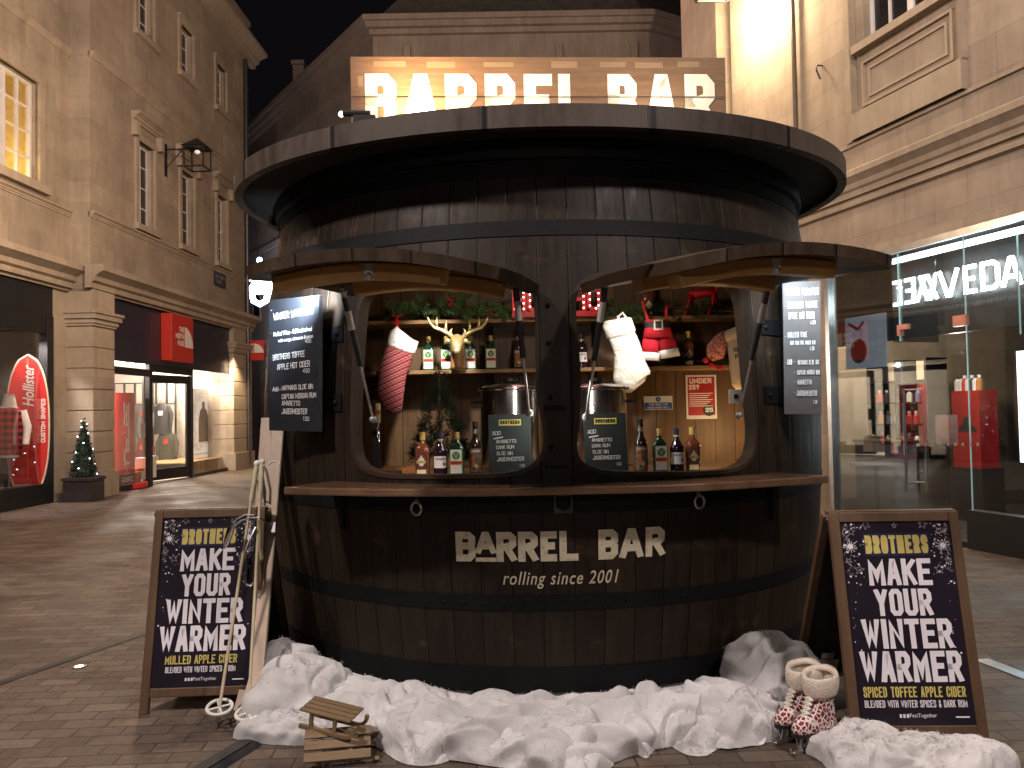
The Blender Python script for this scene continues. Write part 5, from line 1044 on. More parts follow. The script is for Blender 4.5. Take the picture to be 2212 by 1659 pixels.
garland('long green pine garland with red bows on the top shelf left', [(850, 668, .04), (870, 672, .05), (895, 672, .05), (915, 665, .05), (940, 668, .05), (960, 660, .05), (985, 668, .05), (1000, 648, .055), (1012, 660, .055), (1030, 672, .05), (1050, 668, .05), (1072, 676, .04), (1090, 672, .03)], pine, bows=((975, 650), (857, 686)))
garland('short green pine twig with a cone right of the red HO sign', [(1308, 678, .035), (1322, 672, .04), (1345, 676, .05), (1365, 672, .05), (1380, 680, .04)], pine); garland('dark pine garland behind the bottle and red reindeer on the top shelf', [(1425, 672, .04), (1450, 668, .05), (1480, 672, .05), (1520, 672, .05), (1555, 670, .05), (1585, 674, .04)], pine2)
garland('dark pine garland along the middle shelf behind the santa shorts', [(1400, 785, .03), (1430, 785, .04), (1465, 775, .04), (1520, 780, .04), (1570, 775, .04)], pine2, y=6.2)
p = P(950, 950, 5.62); o = thing('small_christmas_tree', 'small dark undecorated Christmas tree standing behind the counter bottles', 'tree', (p.x, 5.62, zW)); b = MB(); rnd = random.Random(4); ht = .70
for i in range(170):
    h_ = ht*(1-sqrt(rnd.random())); a = rnd.uniform(0, 2*pi); r = .20*(1-h_/ht); e = V((r*cos(a), r*sin(a), h_+.03)); needles(b, e*.9+V((0, 0, .02)), .03, 22, .05, rnd, V((cos(a), sin(a), .2))*.7)
b.build('crown', pine2, o, fix=False); b = MB(); b.tube([(0, 0, 0), (0, 0, ht)], [.015, .004], 6); b.build('trunk', berry, o)
# ---------------------------------------------------------------- HOHOHO light sign
a, c = P(1106, 690, 6.05), P(1299, 690, 6.05); wd_ = c.x-a.x; o = thing('light_sign', 'red HOHOHO letter sign with small lit bulbs on the top shelf', 'sign', ((a.x+c.x)/2, 6.05, zU)); rs = mat('sign_red', (.55, .012, .02), .45)
b = MB(); b.box(-wd_/2, wd_/2, -.03, .03, 0, .04); b.build('base', rs, o); t = Txt(); bulbs = []; hL = .205
for i, cch in enumerate('HOHOHO'):
    u0 = -wd_/2+wd_*i/6+.004; cw = wd_/6-.006; cx = u0+cw/2; t.line(cch, cx, .04, hL-.04, cw, .17, gap=.1)
    if cch == 'H':
        t.rect(u0-.006, u0+.045, .192, .207); t.rect(u0+cw-.045, u0+cw+.006, .192, .207); bulbs += [(x, z) for x in (u0+.02, u0+cw-.02) for z in (.06, .10, .145, .18)]
    else: bulbs += [(cx+sx*(cw/2-.02), z) for sx in (-1, 1) for z in (.075, .12, .165)]+[(cx-.012, .19), (cx+.012, .055)]
t.build(rs, o, off=.02, depth=.03, name='letters'); bgl = glow('bulb_white', (1, .9, .85), 7); ob = None
for x, z in bulbs:
    if ob is None: b = MB(); b.ball((0, 0, 0), .0055, 6); ob = q = b.build('bulb', bgl, o)
    else: q = ob.copy(); C.objects.link(q); q.parent = o
    q.location = (x, -.042, z)
# ---------------------------------------------------------------- stockings and the rest hung from the shelf
def spine(pxs, y): return [P(px, py, y) for px, py, _ in pxs], [r*y/FPX for _, _, r in pxs]
def stocking(lab, leg, cuff, m_, cm, y=5.95, loop_=None, lm_=None, toe=None):
    p_, r_ = spine(leg, y); c0 = p_[0].copy(); o = thing('christmas_stocking', lab, 'stocking', c0); D = Matrix.Diagonal((1, .36, 1, 1)); L_ = [q-c0 for q in p_]
    P2, R2 = [], []
    for i in range(len(L_)-1):
        for k in range(4): P2.append(L_[i].lerp(L_[i+1], k/4)); R2.append(r_[i]+(r_[i+1]-r_[i])*k/4)
    P2.append(L_[-1]); R2.append(r_[-1]); P2 = [P2[0]]+[(P2[i-1]+P2[i]*2+P2[i+1])/4 for i in range(1, len(P2)-1)]+[P2[-1]]
    b = MB(D); b.tube(P2, R2, 20); b.build('sock', m_, o, smooth='full')
    p_, r_ = spine(cuff, y-.005); b = MB(D); b.tube([q-c0 for q in p_], r_, 20); ob = b.build('cuff', cm, o, smooth='full')
    if loop_: b = MB(); b.tube([P(px, py, y)-c0 for px, py in loop_], .010, 6); b.build('hanging_loop', lm_, o)
    return o
tk = NT('knit_pattern'); x, y, z = tk.sep(); s1 = tk.math('FRACT', tk.math('MULTIPLY', tk.math('ADD', z, tk.math('MULTIPLY', x, -.45)), 24.)); zig = tk.math('ABSOLUTE', tk.math('SUBTRACT', tk.math('FRACT', tk.math('MULTIPLY', x, 38.)), .5)); ln = tk.math('LESS_THAN', tk.math('ABSOLUTE', tk.math('SUBTRACT', s1, tk.math('MULTIPLY_ADD', zig, .35, .35))), .07); l2 = tk.math('LESS_THAN', s1, .10)
tk.p(col=tk.mix(tk.math('MAXIMUM', ln, l2), (.20, .012, .02), (.36, .22, .20)), rough=.95); tk.bump(tk.noise(160.), .3, .004)
fur = mat('white_fur', (.80, .77, .72), .95, amt=.06, bump=.8, bsc=120); tw = NT('satin_white'); tw.p(col=(.78, .74, .66), rough=.7); tw.bump(tw.noise(16., None, 3), .6, .03)
stocking('red patterned knit Christmas stocking with a white fur cuff hanging at left', [(868, 745, 30), (858, 775, 31), (850, 800, 30), (845, 828, 30), (843, 850, 30), (848, 872, 24), (853, 886, 17), (854, 894, 8)], [(877, 722, 27), (873, 727, 33), (866, 752, 33), (864, 757, 28)], tk.m, fur, loop_=[(866, 722), (856, 700), (857, 684)], lm_=ribb)
stocking('shiny white Christmas stocking brightly lit right of the post', [(1338, 716, 29), (1350, 740, 30), (1358, 765, 31), (1361, 790, 36), (1365, 812, 42), (1370, 826, 38), (1378, 836, 20)], [(1332, 690, 27), (1333, 696, 33), (1342, 722, 33), (1343, 727, 28)], tw.m, fur, loop_=[(1340, 694), (1335, 684), (1345, 676), (1352, 686), (1352, 694)], lm_=fur)
bur = mat('burlap', (.50, .40, .28), .95, bump=.6, bsc=150); o = stocking('beige sack cloth stocking with dark print hanging at the right end', [(1598, 722, 28), (1600, 760, 27), (1603, 800, 27), (1606, 830, 25), (1608, 850, 12)], [(1588, 706, 25), (1592, 715, 30), (1597, 728, 29)], bur, bur, loop_=[(1594, 705), (1597, 690), (1600, 676)], lm_=ribb)
t = Txt(); t.line('NORTH', -.0, -.13, .035, .12, .2); t.line('POLE', 0, -.18, .035, .10, .2); t.build(LB['ink'], o, off=.042, name='print')
pt = mat('floral_cloth', (.45, .16, .13), .95, sc=45, amt=.9); o = thing('small_stocking', 'small patterned stocking with red heart trims beside the sack cloth stocking', 'stocking', P(1545, 760, 6.0)); b = MB(Matrix.Diagonal((1, .4, 1, 1))); b.tube([V((.10, 0, .11)), V((.05, 0, .06)), V((.0, 0, .0)), V((-.04, 0, -.05))], [.06, .075, .075, .03], 16); b.build('sock', pt, o, smooth='full')
for dx, dz in ((-.07, -.06), (-.03, -.10), (.03, -.115)): b = MB(Matrix.Diagonal((1, .4, 1, 1))); b.ball((dx, 0, dz), .022, 8); b.build('heart_trim', ribb, o)
redf = mat('red_felt', (.42, .008, .02), .9, bump=.3, bsc=120); o = thing('santa_shorts', 'red felt santa shorts with white hems and a black buckled belt hanging from the shelf', 'decoration', P(1420, 700, 5.98)); k = 5.98/FPX; D = Matrix.Diagonal((1, .4, 1, 1)); b = MB(D); b.tube([V((0, 0, .03)), V((0, 0, -.02)), V((0, 0, -.10))], [26*k, 28*k, 33*k], 18)
b.tube([V((-14*k, 0, -.08)), V((-18*k, 0, -.22))], [17*k, 20*k], 14); b.tube([V((16*k, 0, -.08)), V((24*k, 0, -.20))], [17*k, 20*k], 14); b.build('shorts', redf, o, smooth='full'); b = MB(D); b.tube([V((-17.6*k, 0, -.205)), V((-19*k, 0, -.262))], 21.5*k, 14); b.tube([V((23.3*k, 0, -.185)), V((26*k, 0, -.243))], 21.5*k, 14); b.build('hem', fur, o, smooth='full')
b = MB(D); b.tube([V((0, 0, .015)), V((0, 0, -.035))], 28.6*k, 18); b.build('belt', black, o); t = Txt(); t.stroke([(-.028, -.042), (.028, -.042), (.028, .022), (-.028, .022)], .010, True); t.build(mat('buckle', (.65, .60, .45), .35, .6), o, off=.042, name='buckle', depth=.004); b = MB(); b.tube([V((-20*k, 0, .02)), V((-26*k, 0, .10)), V((-30*k, .02, .17))], .012, 6); b.tube([V((18*k, 0, .02)), V((20*k, 0, .10)), V((24*k, .02, .17))], .012, 6); b.build('brace', ribb, o)
# golden deer head
gold = mat('gold_paint', (.80, .64, .30), .3, .7, sc=30, amt=.2); brn = mat('bust_brown', (.30, .15, .05), .5, sc=30); y0 = 6.0; c0 = P(988, 797, y0); c0.z = zLo+.001; o = thing('deer_head', 'golden deer head with wide antlers on the middle shelf', 'ornament', c0); Q = lambda px, py, dy=0.: P(px, py, y0+dy)-V((c0.x, 0, c0.z)) - V((0, c0.y, 0))
b = MB(); b.lathe([(0, 0), (.055, 0), (.05, .02), (.045, .1), (.04, .13)], 16, Matrix.Translation((0, .0, 0))); b.build('bust', brn, o, smooth='full'); b = MB(); b.tube([Q(988, 768, .05), Q(987, 745, .0), Q(987, 738, -.05), Q(987, 748, -.11), Q(987, 757, -.15)], [.045, .055, .055, .04, .026], 14); b.ball(Q(987, 758, -.155), .027, 10); b.build('head', gold, o, smooth='full')
for s in (-1, 1):
    b = MB(); b.tube([Q(987+s*12, 738), Q(987+s*20, 736), Q(987+s*28, 742)], [.012, .022, .003], 8); b.build('ear', gold, o, smooth='full'); b = MB(); X = lambda u, v, d=0.: Q(989+s*u, v, d); b.tube([X(8, 730), X(20, 721), X(35, 713), (X(50, 708)), X(60, 698), X(65, 685, -.02)], [.016, .015, .014, .012, .009, .003], 8)
    for q in ([X(44, 710), X(46, 697), X(45, 685)], [X(24, 719), X(26, 705), X(24, 692)], [X(12, 728), X(16, 715), X(12, 709)], [X(20, 721), X(28, 714), X(30, 708)]): b.tube(q, [.011, .009, .003], 7)
    b.build('antler', gold, o, smooth='full')
# red reindeer figure on the top shelf
c0 = P(1518, 640, 6.1); rg = mat('red_glitter', (.5, .01, .015), .3, .2, sc=80, amt=.6, bump=.5, bsc=200); o = thing('reindeer_figure', 'glittery red standing reindeer figure on the top shelf at right', 'ornament', (c0.x, 6.1, zU)); Z = lambda px, py, d=0.: V((P(px, py, 6.1).x-c0.x, d, P(px, py, 6.1).z-zU)); b = MB(); b.tube([Z(1488, 632), Z(1500, 636), Z(1525, 632), Z(1542, 634), Z(1548, 636)], [.018, .036, .03, .036, .015], 12)
for a0, a1, a2, d in ((1490, 1484, 1476, -.03), (1496, 1494, 1492, .03), (1540, 1536, 1528, -.03), (1546, 1556, 1562, .03)): b.tube([Z(a0, 638, d), Z(a1, 660, d), V((Z(a2, 690).x, d, .004))], [.018, .010, .007], 8)
b.tube([Z(1545, 632), Z(1552, 615), Z(1556, 603)], [.022, .016, .014], 10); b.tube([Z(1552, 603), Z(1560, 598), Z(1570, 602)], [.016, .018, .008], 10)
for s in (-.02, .02): b.tube([Z(1556, 596, s), Z(1556, 585, s*2), Z(1562, 576, s*2.5)], .004, 6)
b.build('figure', rg, o, smooth='full')
# notices on the back wall
yw = 6.366; a = P(1516, 905, yw); o = thing('age_poster', 'red and white UNDER 25 poster on the planked back wall', 'poster', (a.x, yw, a.z)); hw, hh = .115*1.02, P(1516, 810, yw).z-a.z; pr = mat('poster_red', (.36, .02, .035), .35, amt=.05)
b = MB(); b.box(-hw, hw, -.004, 0, 0, hh); b.build('sheet', mat('laminate', (.72, .68, .66), .25, amt=.03), o); t = Txt(); t.rect(-hw+.014, hw-.014, .028, hh-.014); t.build(pr, o, off=.005, name='print'); t = Txt(); t.line('UNDER', -.005, hh-.065, .040, .17, .24); t.line('25?', -.055, hh-.112, .038, .08, .24)
for i in range(7): t.rect(-hw+.025, hw-.03-(i % 3)*.02, hh-.145-.016*i, hh-.139-.016*i)
t.build(LB['white'], o, off=.006); t = Txt(); t.disc(.055, .068, .047, 18); t.build(black, o, off=.0064, name='badge'); t = Txt(); t.line('25', .058, .052, .034, .06, .24); t.build(LB['white'], o, off=.0068, name='badge_text')
a = P(1422, 885, yw); o = thing('sink_notice', 'small blue and white sink notice on the planked back wall', 'sign', (a.x, yw, a.z)); b = MB(); b.box(-.11, .11, -.004, 0, 0, .105); b.build('plate', mat('notice_white', (.62, .63, .66), .4), o); bl = mat('notice_blue', (.02, .08, .32), .4); t = Txt(); t.rect(-.106, .106, .004, .055); t.disc(0, .08, .020, 14); t.build(bl, o, off=.005, name='print'); t = Txt(); t.line('THIS SINK FOR', 0, .033, .014, .15, .16); t.line('HAND WASH ONLY', 0, .010, .014, .17, .16); t.rect(-.002, .002, .072, .09); t.build(LB['white'], o, off=.0056)
o = thing('wall_socket', 'small white switch box inside the kiosk at the right end', 'socket', P(1590, 872, 5.3)); b = MB(); b.box(-.04, .04, 0, .03, 0, .09); b.build('box', LB['white'], o, bevel=.004); b = MB(); b.box(-.012, .012, -.006, 0, .03, .06); b.build('rocker', black, o)
# ================================================================ A-boards
fr_w = wood('board_frame_wood', (.055, .030, .016), (.13, .075, .042), 'z', 5, .5); pm = mat('poster_black', (.016, .012, .020), .28, amt=.15, sc=3); pw = mat('print_white', (.74, .71, .76), .4, amt=.03); pg = mat('print_gold', (.55, .46, .14), .4, amt=.1); pb = mat('print_blue', (.018, .015, .06), .4); pf = mat('print_faint', (.30, .27, .30), .4)
def aboard(lab, bl, br, top_y, top_z, back_y, sub, sub2, seed):
    rnd = random.Random(seed); BLp, BR = V(bl), V(br); x = (BR-BLp).normalized(); mid_ = (BLp+BR)/2; w_ = (BR-BLp).length; nrm = V((-x.y, x.x, 0)); top = mid_+nrm*(top_y)+V((0, 0, top_z)); M0 = frame(mid_, x, top-mid_); H = (top-mid_).length
    o = thing('pavement_sign', lab, 'sign', M=M0); hw = w_/2; st = .047; b = MB(); b.box(-hw, -hw+st, 0, .035, 0, H); b.box(hw-st, hw, 0, .035, 0, H); b.box(-hw+st, hw-st, .001, .034, H-st, H); b.box(-hw+st, hw-st, .001, .034, .085, .085+st); b.build('front_frame', fr_w, o, bevel=.004)
    z0, z1 = .085+st, H-st; hp = hw-st; b = MB(); b.box(-hp, hp, .010, .02, z0, z1); pn = b.build('poster', pm, o); ph = z1-z0; pwid = 2*hp; v = lambda q: z0+ph*(1-q); OFF = -.0085
    fn = lambda x_, y_, k: (x_, .0085-k*3e-5, y_)
    t = Txt(); t.rect(-pwid*.30, pwid*.30, v(.175), v(.06)); t.build(pb, pn, lambda x_, y_, k: (x_, .0095, y_), name='name_panel')
    t = Txt(); t.line('BROTHERS', 0, v(.163), ph*.093, pwid*.57, .20, gap=.25); t.line(sub, 0, v(.868), ph*.050, pwid*sub2[2], .145); t.build(pg, pn, fn)
    t = Txt()
    for s, a, c, u in (('MAKE', .19, .325, .57), ('YOUR', .342, .476, .51), ('WINTER', .491, .636, .80), ('WARMER', .648, .797, .89)): t.line(s, 0, v(c), ph*(c-a), pwid*u, .185, gap=.22)
    t.line(sub2[0], 0, v(.916), ph*.034, pwid*sub2[1], .125); t.font('#FestTogether', .02, v(.962), ph*.027, pwid*.26); 
    for i in range(3): t.rect(-pwid*.145+i*pwid*.03-.004, -pwid*.145+i*pwid*.03+.006, v(.964), v(.947))
    t.rect(pwid*.33, pwid*.45, v(.965), v(.958)); t.build(pw, pn, fn)
    t = Txt(); t2 = Txt()
    for s in (-1, 1):
        t2.disc(s*pwid*.42, v(.125), .013, 12)
        for k in range(12): a = k*pi/6+.1; r = rnd.uniform(.02, .042); t2.stroke([(s*pwid*.42+.006*cos(a), v(.125)+.006*sin(a)), (s*pwid*.42+r*cos(a), v(.125)+r*sin(a))], .0022)
        for k in range(70):
            xx = pwid*(.5-.02-abs(rnd.gauss(0, .10))); yy = v(.01+min(.6, abs(rnd.gauss(0, .13)))); (t2 if k % 2 else t).disc(s*xx, yy, rnd.choice((.0016, .0022, .003, .005)), 7)
        for k in range(24): xx = pwid*(.49-abs(rnd.gauss(0, .03))); yy = v(.02+rnd.uniform(0, .26)); a = rnd.uniform(0, pi); t.stroke([(s*xx, yy), (s*xx+.02*cos(a)*(-s if cos(a)*s > 0 else s)*s, yy+.02*sin(a))], .0014)
        for u, q, r in ((.26, .015, .022), (.36, .245, .023), (.40, .05, .018), (.45, .2, .016)): t.star(s*pwid*u, v(q), r, .0022, a0=rnd.uniform(0, 1))
        for k in range(10): t2.disc(s*pwid*rnd.uniform(.36, .49), v(rnd.uniform(.3, .66)), rnd.choice((.0018, .003, .0045)), 8)
    t.star(0, v(.02), .012, .002); t.build(pf, pn, lambda x_, y_, k: (x_, .0092-k*1e-6, y_), name='faint_stars'); t2.build(pw, pn, lambda x_, y_, k: (x_, .0088-k*1e-6, y_), name='bright_stars')
    # rear leg frame, in the front frame's own axes
    I = M0.inverted(); B2 = [I @ (mid_+nrm*back_y+x*s*hw) for s in (-1, 1)]; T2 = [V((s*hw, .045, H-.005)) for s in (-1, 1)]; b = MB(); up = (0, 1, .3)
    for q in range(2): b.bar(B2[q]-V((0, 0, 0)), T2[q], .035, st*.8, up)
    b.bar(T2[0], T2[1], .035, .035, up); e0, e1 = B2[0].lerp(T2[0], .12), B2[1].lerp(T2[1], .12); b.bar(e0, e1, .03, .045, up); b.build('rear_frame', fr_w, o)
    a0, a1, c0, c1 = e0, e1, T2[0], T2[1]; d = V((0, .004, 0)); b = MB(); b.add([a0+d, a1+d, c1+d, c0+d, a0-d, a1-d, c1-d, c0-d], [(0, 1, 2, 3), (7, 6, 5, 4), (0, 4, 5, 1), (1, 5, 6, 2), (2, 6, 7, 3), (3, 7, 4, 0)]); rp = b.build('rear_panel', black, o)
    b = MB(); b.box(-hw-.004, -hw+.03, .02, .06, H-.035, H-.01); b.box(hw-.03, hw+.004, .02, .06, H-.035, H-.01); b.build('hinge', galv, o)
    return o, a0, a1, c0, c1, hw
bL, bR = G(299, 1545), G(552, 1536)
aboard('wooden pavement sign with a mulled apple cider poster behind the skis', (bL.x, bL.y, 0), (bR.x, bR.y, 0), .25, 1.065, .85, 'MULLED APPLE CIDER', ('BLENDED WITH WINTER SPICES & RUM', .72, .74), 3)
bL, bR = G(1845, 1636), G(2158, 1645); bR.y = bL.y-.02
o, a0, a1, c0, c1, hw = aboard('wooden pavement sign with a spiced toffee apple cider poster at right', (bL.x, bL.y, 0), (bR.x, bR.y, 0), .235, 1.075, .88, 'SPICED TOFFEE APPLE CIDER', ('BLENDED WITH WINTER SPICES & DARK RUM', .89, .89), 8)
t = Txt(); t.rect(0, .12, 0, .075); t.rect(.022, .088, .080, .122); e = (a1-a0).normalized(); s_ = (c0-a0).normalized(); n_ = e.cross(s_); org = a0+e*.085+s_*.035; t.build(mat('sticker_cream', (.55, .53, .46), .6), o, lambda x, y, k: org+e*x+s_*y+n_*(.012+k*1e-5), name='sticker')
# ================================================================ skis and poles
skim = wood('pale_ski_wood', (.34, .25, .19), (.55, .43, .34), 'z', 5, .5); sked = mat('ski_edge', (.12, .11, .06), .6); grey = mat('binding_metal', (.55, .57, .58), .35, .8); leath = mat('binding_leather', (.34, .29, .16), .7)
def ski(lab, bot, top, tipd, w_=.066, band=True):
    bot, top = V(bot), V(top); o = thing('ski', lab, 'ski', bot); u = (top-bot); Ls = u.length; u.normalize(); side = V((1, .12, 0)); side = (side-u*side.dot(u)).normalized(); nn = side.cross(u)
    if nn.y > 0: nn = -nn
    pts = []; n = 34
    for i in range(n+1):
        s = i/n; c = u*Ls*s; q = max(0, 1-s/.14); c += V(tipd)*(q**2)*.5 ; pts.append((c, w_*(1 if q < .3 else max(.15, 1-(q-.3)**2*1.6))))
    b = MB(); vs = []
    for c, ww in pts: h_ = .013; vs += [c-side*ww/2+nn*h_, c+side*ww/2+nn*h_, c+side*ww/2-nn*h_, c-side*ww/2-nn*h_]
    b.add(vs, [(0, 1, 2, 3), tuple(n*4+k for k in (3, 2, 1, 0))]+[(i*4+k, i*4+(k+1) % 4, i*4+4+(k+1) % 4, i*4+4+k) for i in range(n) for k in range(4)]); b.build('plank', skim, o)
    b = MB(); b.bar(side*(w_/2+.003)-nn*.001+u*Ls*.15, side*(w_/2+.003)-nn*.001+u*Ls*.99, .026, .006, side); b.build('edge', sked, o)
    if band: b = MB(); c = u*Ls*.74+nn*.0145; b.tube([c+side*w_*.45*cos(k*pi/8)+u*.02*sin(k*pi/8) for k in range(9)], .004, 6); b.build('binding_ring', LB['white'], o)
    b = MB(); c = u*Ls*.53; b.box(-w_/2-.006, w_/2+.006, -.02, .02, -.03, .03, frame(c+nn*.02, side, u)); b.tube([c+nn*.04-side*.03, c+nn*.1-side*.06-u*.02, c+nn*.10-side*.09-u*.10, c+nn*.08-side*.11-u*.16], .005, 6); b.build('binding_plate', grey, o, smooth=True)
    b = MB(); c2 = c+nn*.08-side*.11-u*.16; b.tube([c2, c2-u*.10-side*.015], [.016, .010], 8); b.tube([c2-u*.10, c2-u*.17+side*.02, c2-u*.19+side*.05, c2-u*.15+side*.075, c2-u*.02+side*.07], .006, 6); b.build('clamp', chrome, o, smooth=True); return o, side, u, nn, Ls
b0, t0 = G(548, 1555), P(600, 930, 5.12); ski('long pale wooden ski, front one of the leaning pair', b0+V((0, 0, .02)), b0+(t0-b0)*1.16, (-.13, -.16, -.02)); b0, t0 = G(535, 1535), P(575, 930, 5.16); ski('long pale wooden ski mostly hidden behind its pair and the poles', b0+V((0, .02, .02)), b0+(t0-b0)*1.05, (-.10, -.14, .0), band=False)
# loose binding cable hanging from the skis
bamb = wood('bamboo', (.42, .35, .22), (.62, .54, .38), 'z', 6, .45)
def pole(lab, bot, top, strap):
    bot, top = V(bot), V(top); o = thing('ski_pole', lab, 'ski pole', bot); d = top-bot; u = d.normalized(); L_ = d.length; b = MB(); b.tube([u*.05, u*(L_-.2)], .0082, 10); b.build('shaft', bamb, o, smooth=True); b = MB(); b.tube([u*(L_-.22), u*(L_-.2), u*(L_-.02), u*L_], [.010, .0145, .0145, .012], 12); b.build('grip', mat('grip_leather', (.50, .44, .30), .6, sc=30), o, smooth=True); b = MB(); b.ball(u*(L_+.004), .019, 10); b.build('pommel', mat('pommel_white', (.72, .70, .64), .5), o, smooth=True)
    b = MB(); b.tube([u*0, u*.06], [.004, .010], 8); b.build('tip', steel, o); c = u*.105; z = (u+V((0, -.62, .1))).normalized(); X = V((1, 0, 0)); X = (X-z*X.dot(z)).normalized(); Y = z.cross(X); b = MB(); b.tube([c+(X*cos(k*pi/12)+Y*sin(k*pi/12))*.062 for k in range(24)], .0085, 8, True)
    for k in (0, 1): a = k*pi/2+.5; b.tube([c+(X*cos(a)+Y*sin(a))*.06, c-(X*cos(a)+Y*sin(a))*.06], .006, 6)
    b.build('basket', LB['white'], o, smooth=True); b = MB(); g_ = u*(L_-.01); b.tube([g_, g_+V((.03, -.02, -.03)), g_+V((.055, -.03, -.14)), g_+V((.05, -.02, -.22)), g_+V((.02, -.02, -.20)), g_+V((.01, -.01, -.08))], .007, 6); b.build('wrist_strap', mat('strap_'+strap, (.16, .22, .22) if strap == 'teal' else (.16, .12, .08), .7), o, smooth=True)
b0 = G(467, 1575); pole('bamboo ski pole with its round white basket out on the paving', b0, P(555, 1003, 4.70), 'teal'); b0 = G(534, 1588); pole('bamboo ski pole standing close against the front ski', b0, P(566, 1000, 4.70), 'brown')
a = P(566, 1115, 4.62); o = thing('binding_cable', 'loose ski binding cable with a shiny lever in front of the poster', 'cable', a); W2 = lambda px, py, y=4.5: P(px, py, y)-a; b = MB(); b.tube([W2(575, 1128, 4.6), W2(560, 1118), W2(540, 1119), (W2(520, 1125)), W2(503, 1140)], .0045, 6); b.tube([W2(549, 1113), W2(530, 1112), W2(510, 1122), W2(500, 1135)], .0045, 6); b.build('wire', grey, o, smooth=True); b = MB(); b.tube([W2(505, 1130), W2(498, 1145), W2(490, 1170), W2(484, 1185)], [.010, .020, .018, .006], 10); b.build('lever', chrome, o, smooth=True); b = MB(); b.tube([W2(559, 1122), W2(563, 1150), W2(562, 1185), W2(566, 1208)], .012, 6); b.build('leather_strap', leath, o)
# rubber cable cover
a, c = G(385, 1700), G(548, 1601); d = (c-a); Lc = d.length; o = thing('cable_cover', 'black rubber cable cover strip lying on the paving in front', 'cable cover', M=frame(a, d, (0, 0, 1))); b = MB(); pf_ = [(-.075, 0), (-.05, .018), (-.018, .026), (.018, .026), (.05, .018), (.075, 0)]; b.add([(x, y, z) for x in (0, Lc*.9) for y, z in pf_]+[(Lc, y*.75, z*.3) for y, z in pf_], [(i, i+1, i+7, i+6) for i in range(5)]+[(i+6, i+7, i+13, i+12) for i in range(5)]+[(0, 5, 4, 3, 2, 1)]); b.build('strip', mat('rubber', (.014, .014, .016), .55, bump=.2), o, smooth=True)
b = MB()
for i in range(28): b.box(Lc*.03*i+.02, Lc*.03*i+.035, -.035, .035, .020, .0275)
b.build('ribs', mat('rubber_rib', (.022, .022, .024), .5), o)
# ================================================================ white wadding used as snow
sn = NT('wadding'); nn_ = sn.noise(70., None, 8, .75); n3 = sn.noise(3., None, 4)
sn.p(col=sn.mix(1, sn.ramp(n3, (.3, (.48, .465, .465)), (.7, (.74, .725, .73))), sn.ramp(nn_, (.25, .88), (.7, 1.03)), 'MULTIPLY'), rough=.95, sheen=.3, spec=.05)
sn.b.inputs['Subsurface Weight'].default_value = .22; sn.b.inputs['Subsurface Radius'].default_value = (.03, .03, .03); sn.b.inputs['Subsurface Scale'].default_value = .5
sn.bump(nn_, .45, .007); sn = sn.m
def fuzz(b, seed):                                  # loose fibres standing off the wadding
    rnd = random.Random(seed); n = len(b.v); vs = [p.copy() for p in b.v]
    for _ in range(min(2400, n//4)):
        p = vs[rnd.randrange(n)]; d = V((rnd.gauss(0, 1), rnd.gauss(-.2, 1), rnd.gauss(.35, .8))).normalized(); s = d.orthogonal().normalized()*rnd.uniform(.0005, .0011); l = rnd.uniform(.008, .027); m_ = p+d*l*.5+V((0, 0, .004))
        b.add([p-s, p+s, m_, p+d*l*.9-V((0, 0, .004))], [(0, 1, 2), (0, 2, 3)])
def fold(p, s, seed):
    q = V((p.x*s+seed, p.y*s*1.2, p.z*s)); w_ = V((noise.noise(q*.7), noise.noise(q*.7+V((5, 1, 2))), noise.noise(q*.7+V((2, 7, 4)))))
    q2 = q+w_*1.3; sm = lambda a: 1-2.2*(sqrt(a*a+.0012)-.034); r1 = sm(noise.noise(q2)); r2 = sm(noise.noise(q2*1.9+V((9, 3, 1)))); r3 = -(1-min(1, abs(noise.noise(q2*.8+V((3, 8, 5))))*7))**2
    return max(-.5, r1)*.62+max(-.4, r2)*.22+r3*.6+noise.noise(q2*4.5)*.07
def drape(name, lab, base, nu, nv, amp, s, seed, blob=.5, cat='wadding'):
    g0 = base(.5, .5); vs = [[V(base(i/(nu-1), j/(nv-1))) for j in range(nv)] for i in range(nu)]; out = []
    for i in range(nu):
        for j in range(nv):
            a = vs[min(i+1, nu-1)][j]-vs[max(i-1, 0)][j]; c = vs[i][min(j+1, nv-1)]-vs[i][max(j-1, 0)]; n = a.cross(c)
            n = n.normalized() if n.length > 1e-9 else V((0, 0, 1))
            if n.y > 0 and abs(n.y) > abs(n.z) or (n.z < 0 and abs(n.z) >= abs(n.y)): n = -n
            p = vs[i][j]; e = min(1, 6*j/(nv-1)+.1)*min(1, 8*(1-j/(nv-1))+.15); f_ = fold(p, s, seed)
            big = noise.noise(V((p.x*2.3+seed*3, p.y*2.3, p.z*2.3)))
            q = p+n*amp*(f_*.8+big*blob)*e; rr_ = V((q.x-BC.x, q.y-BC.y)).length-1.90; q.z = max(min(q.z, .075+.62*max(0, rr_)), .004); out.append(q-V((g0.x, g0.y, 0)))
    b = MB(); b.add(out, [(i*nv+j, (i+1)*nv+j, (i+1)*nv+j+1, i*nv+j+1) for i in range(nu-1) for j in range(nv-1)]); fuzz(b, len(lab)); ob = b.build(name, sn, None, smooth='full', fix=False); tag(ob, lab, 'wadding'); ob.location = (g0.x, g0.y, 0); md = ob.modifiers.new('sub', 'SUBSURF'); md.levels = md.render_levels = 1; return ob
def lerpl(L_, u):
    x = u*(len(L_)-1); i = min(int(x), len(L_)-2); return V(L_[i]).lerp(V(L_[i+1]), x-i)
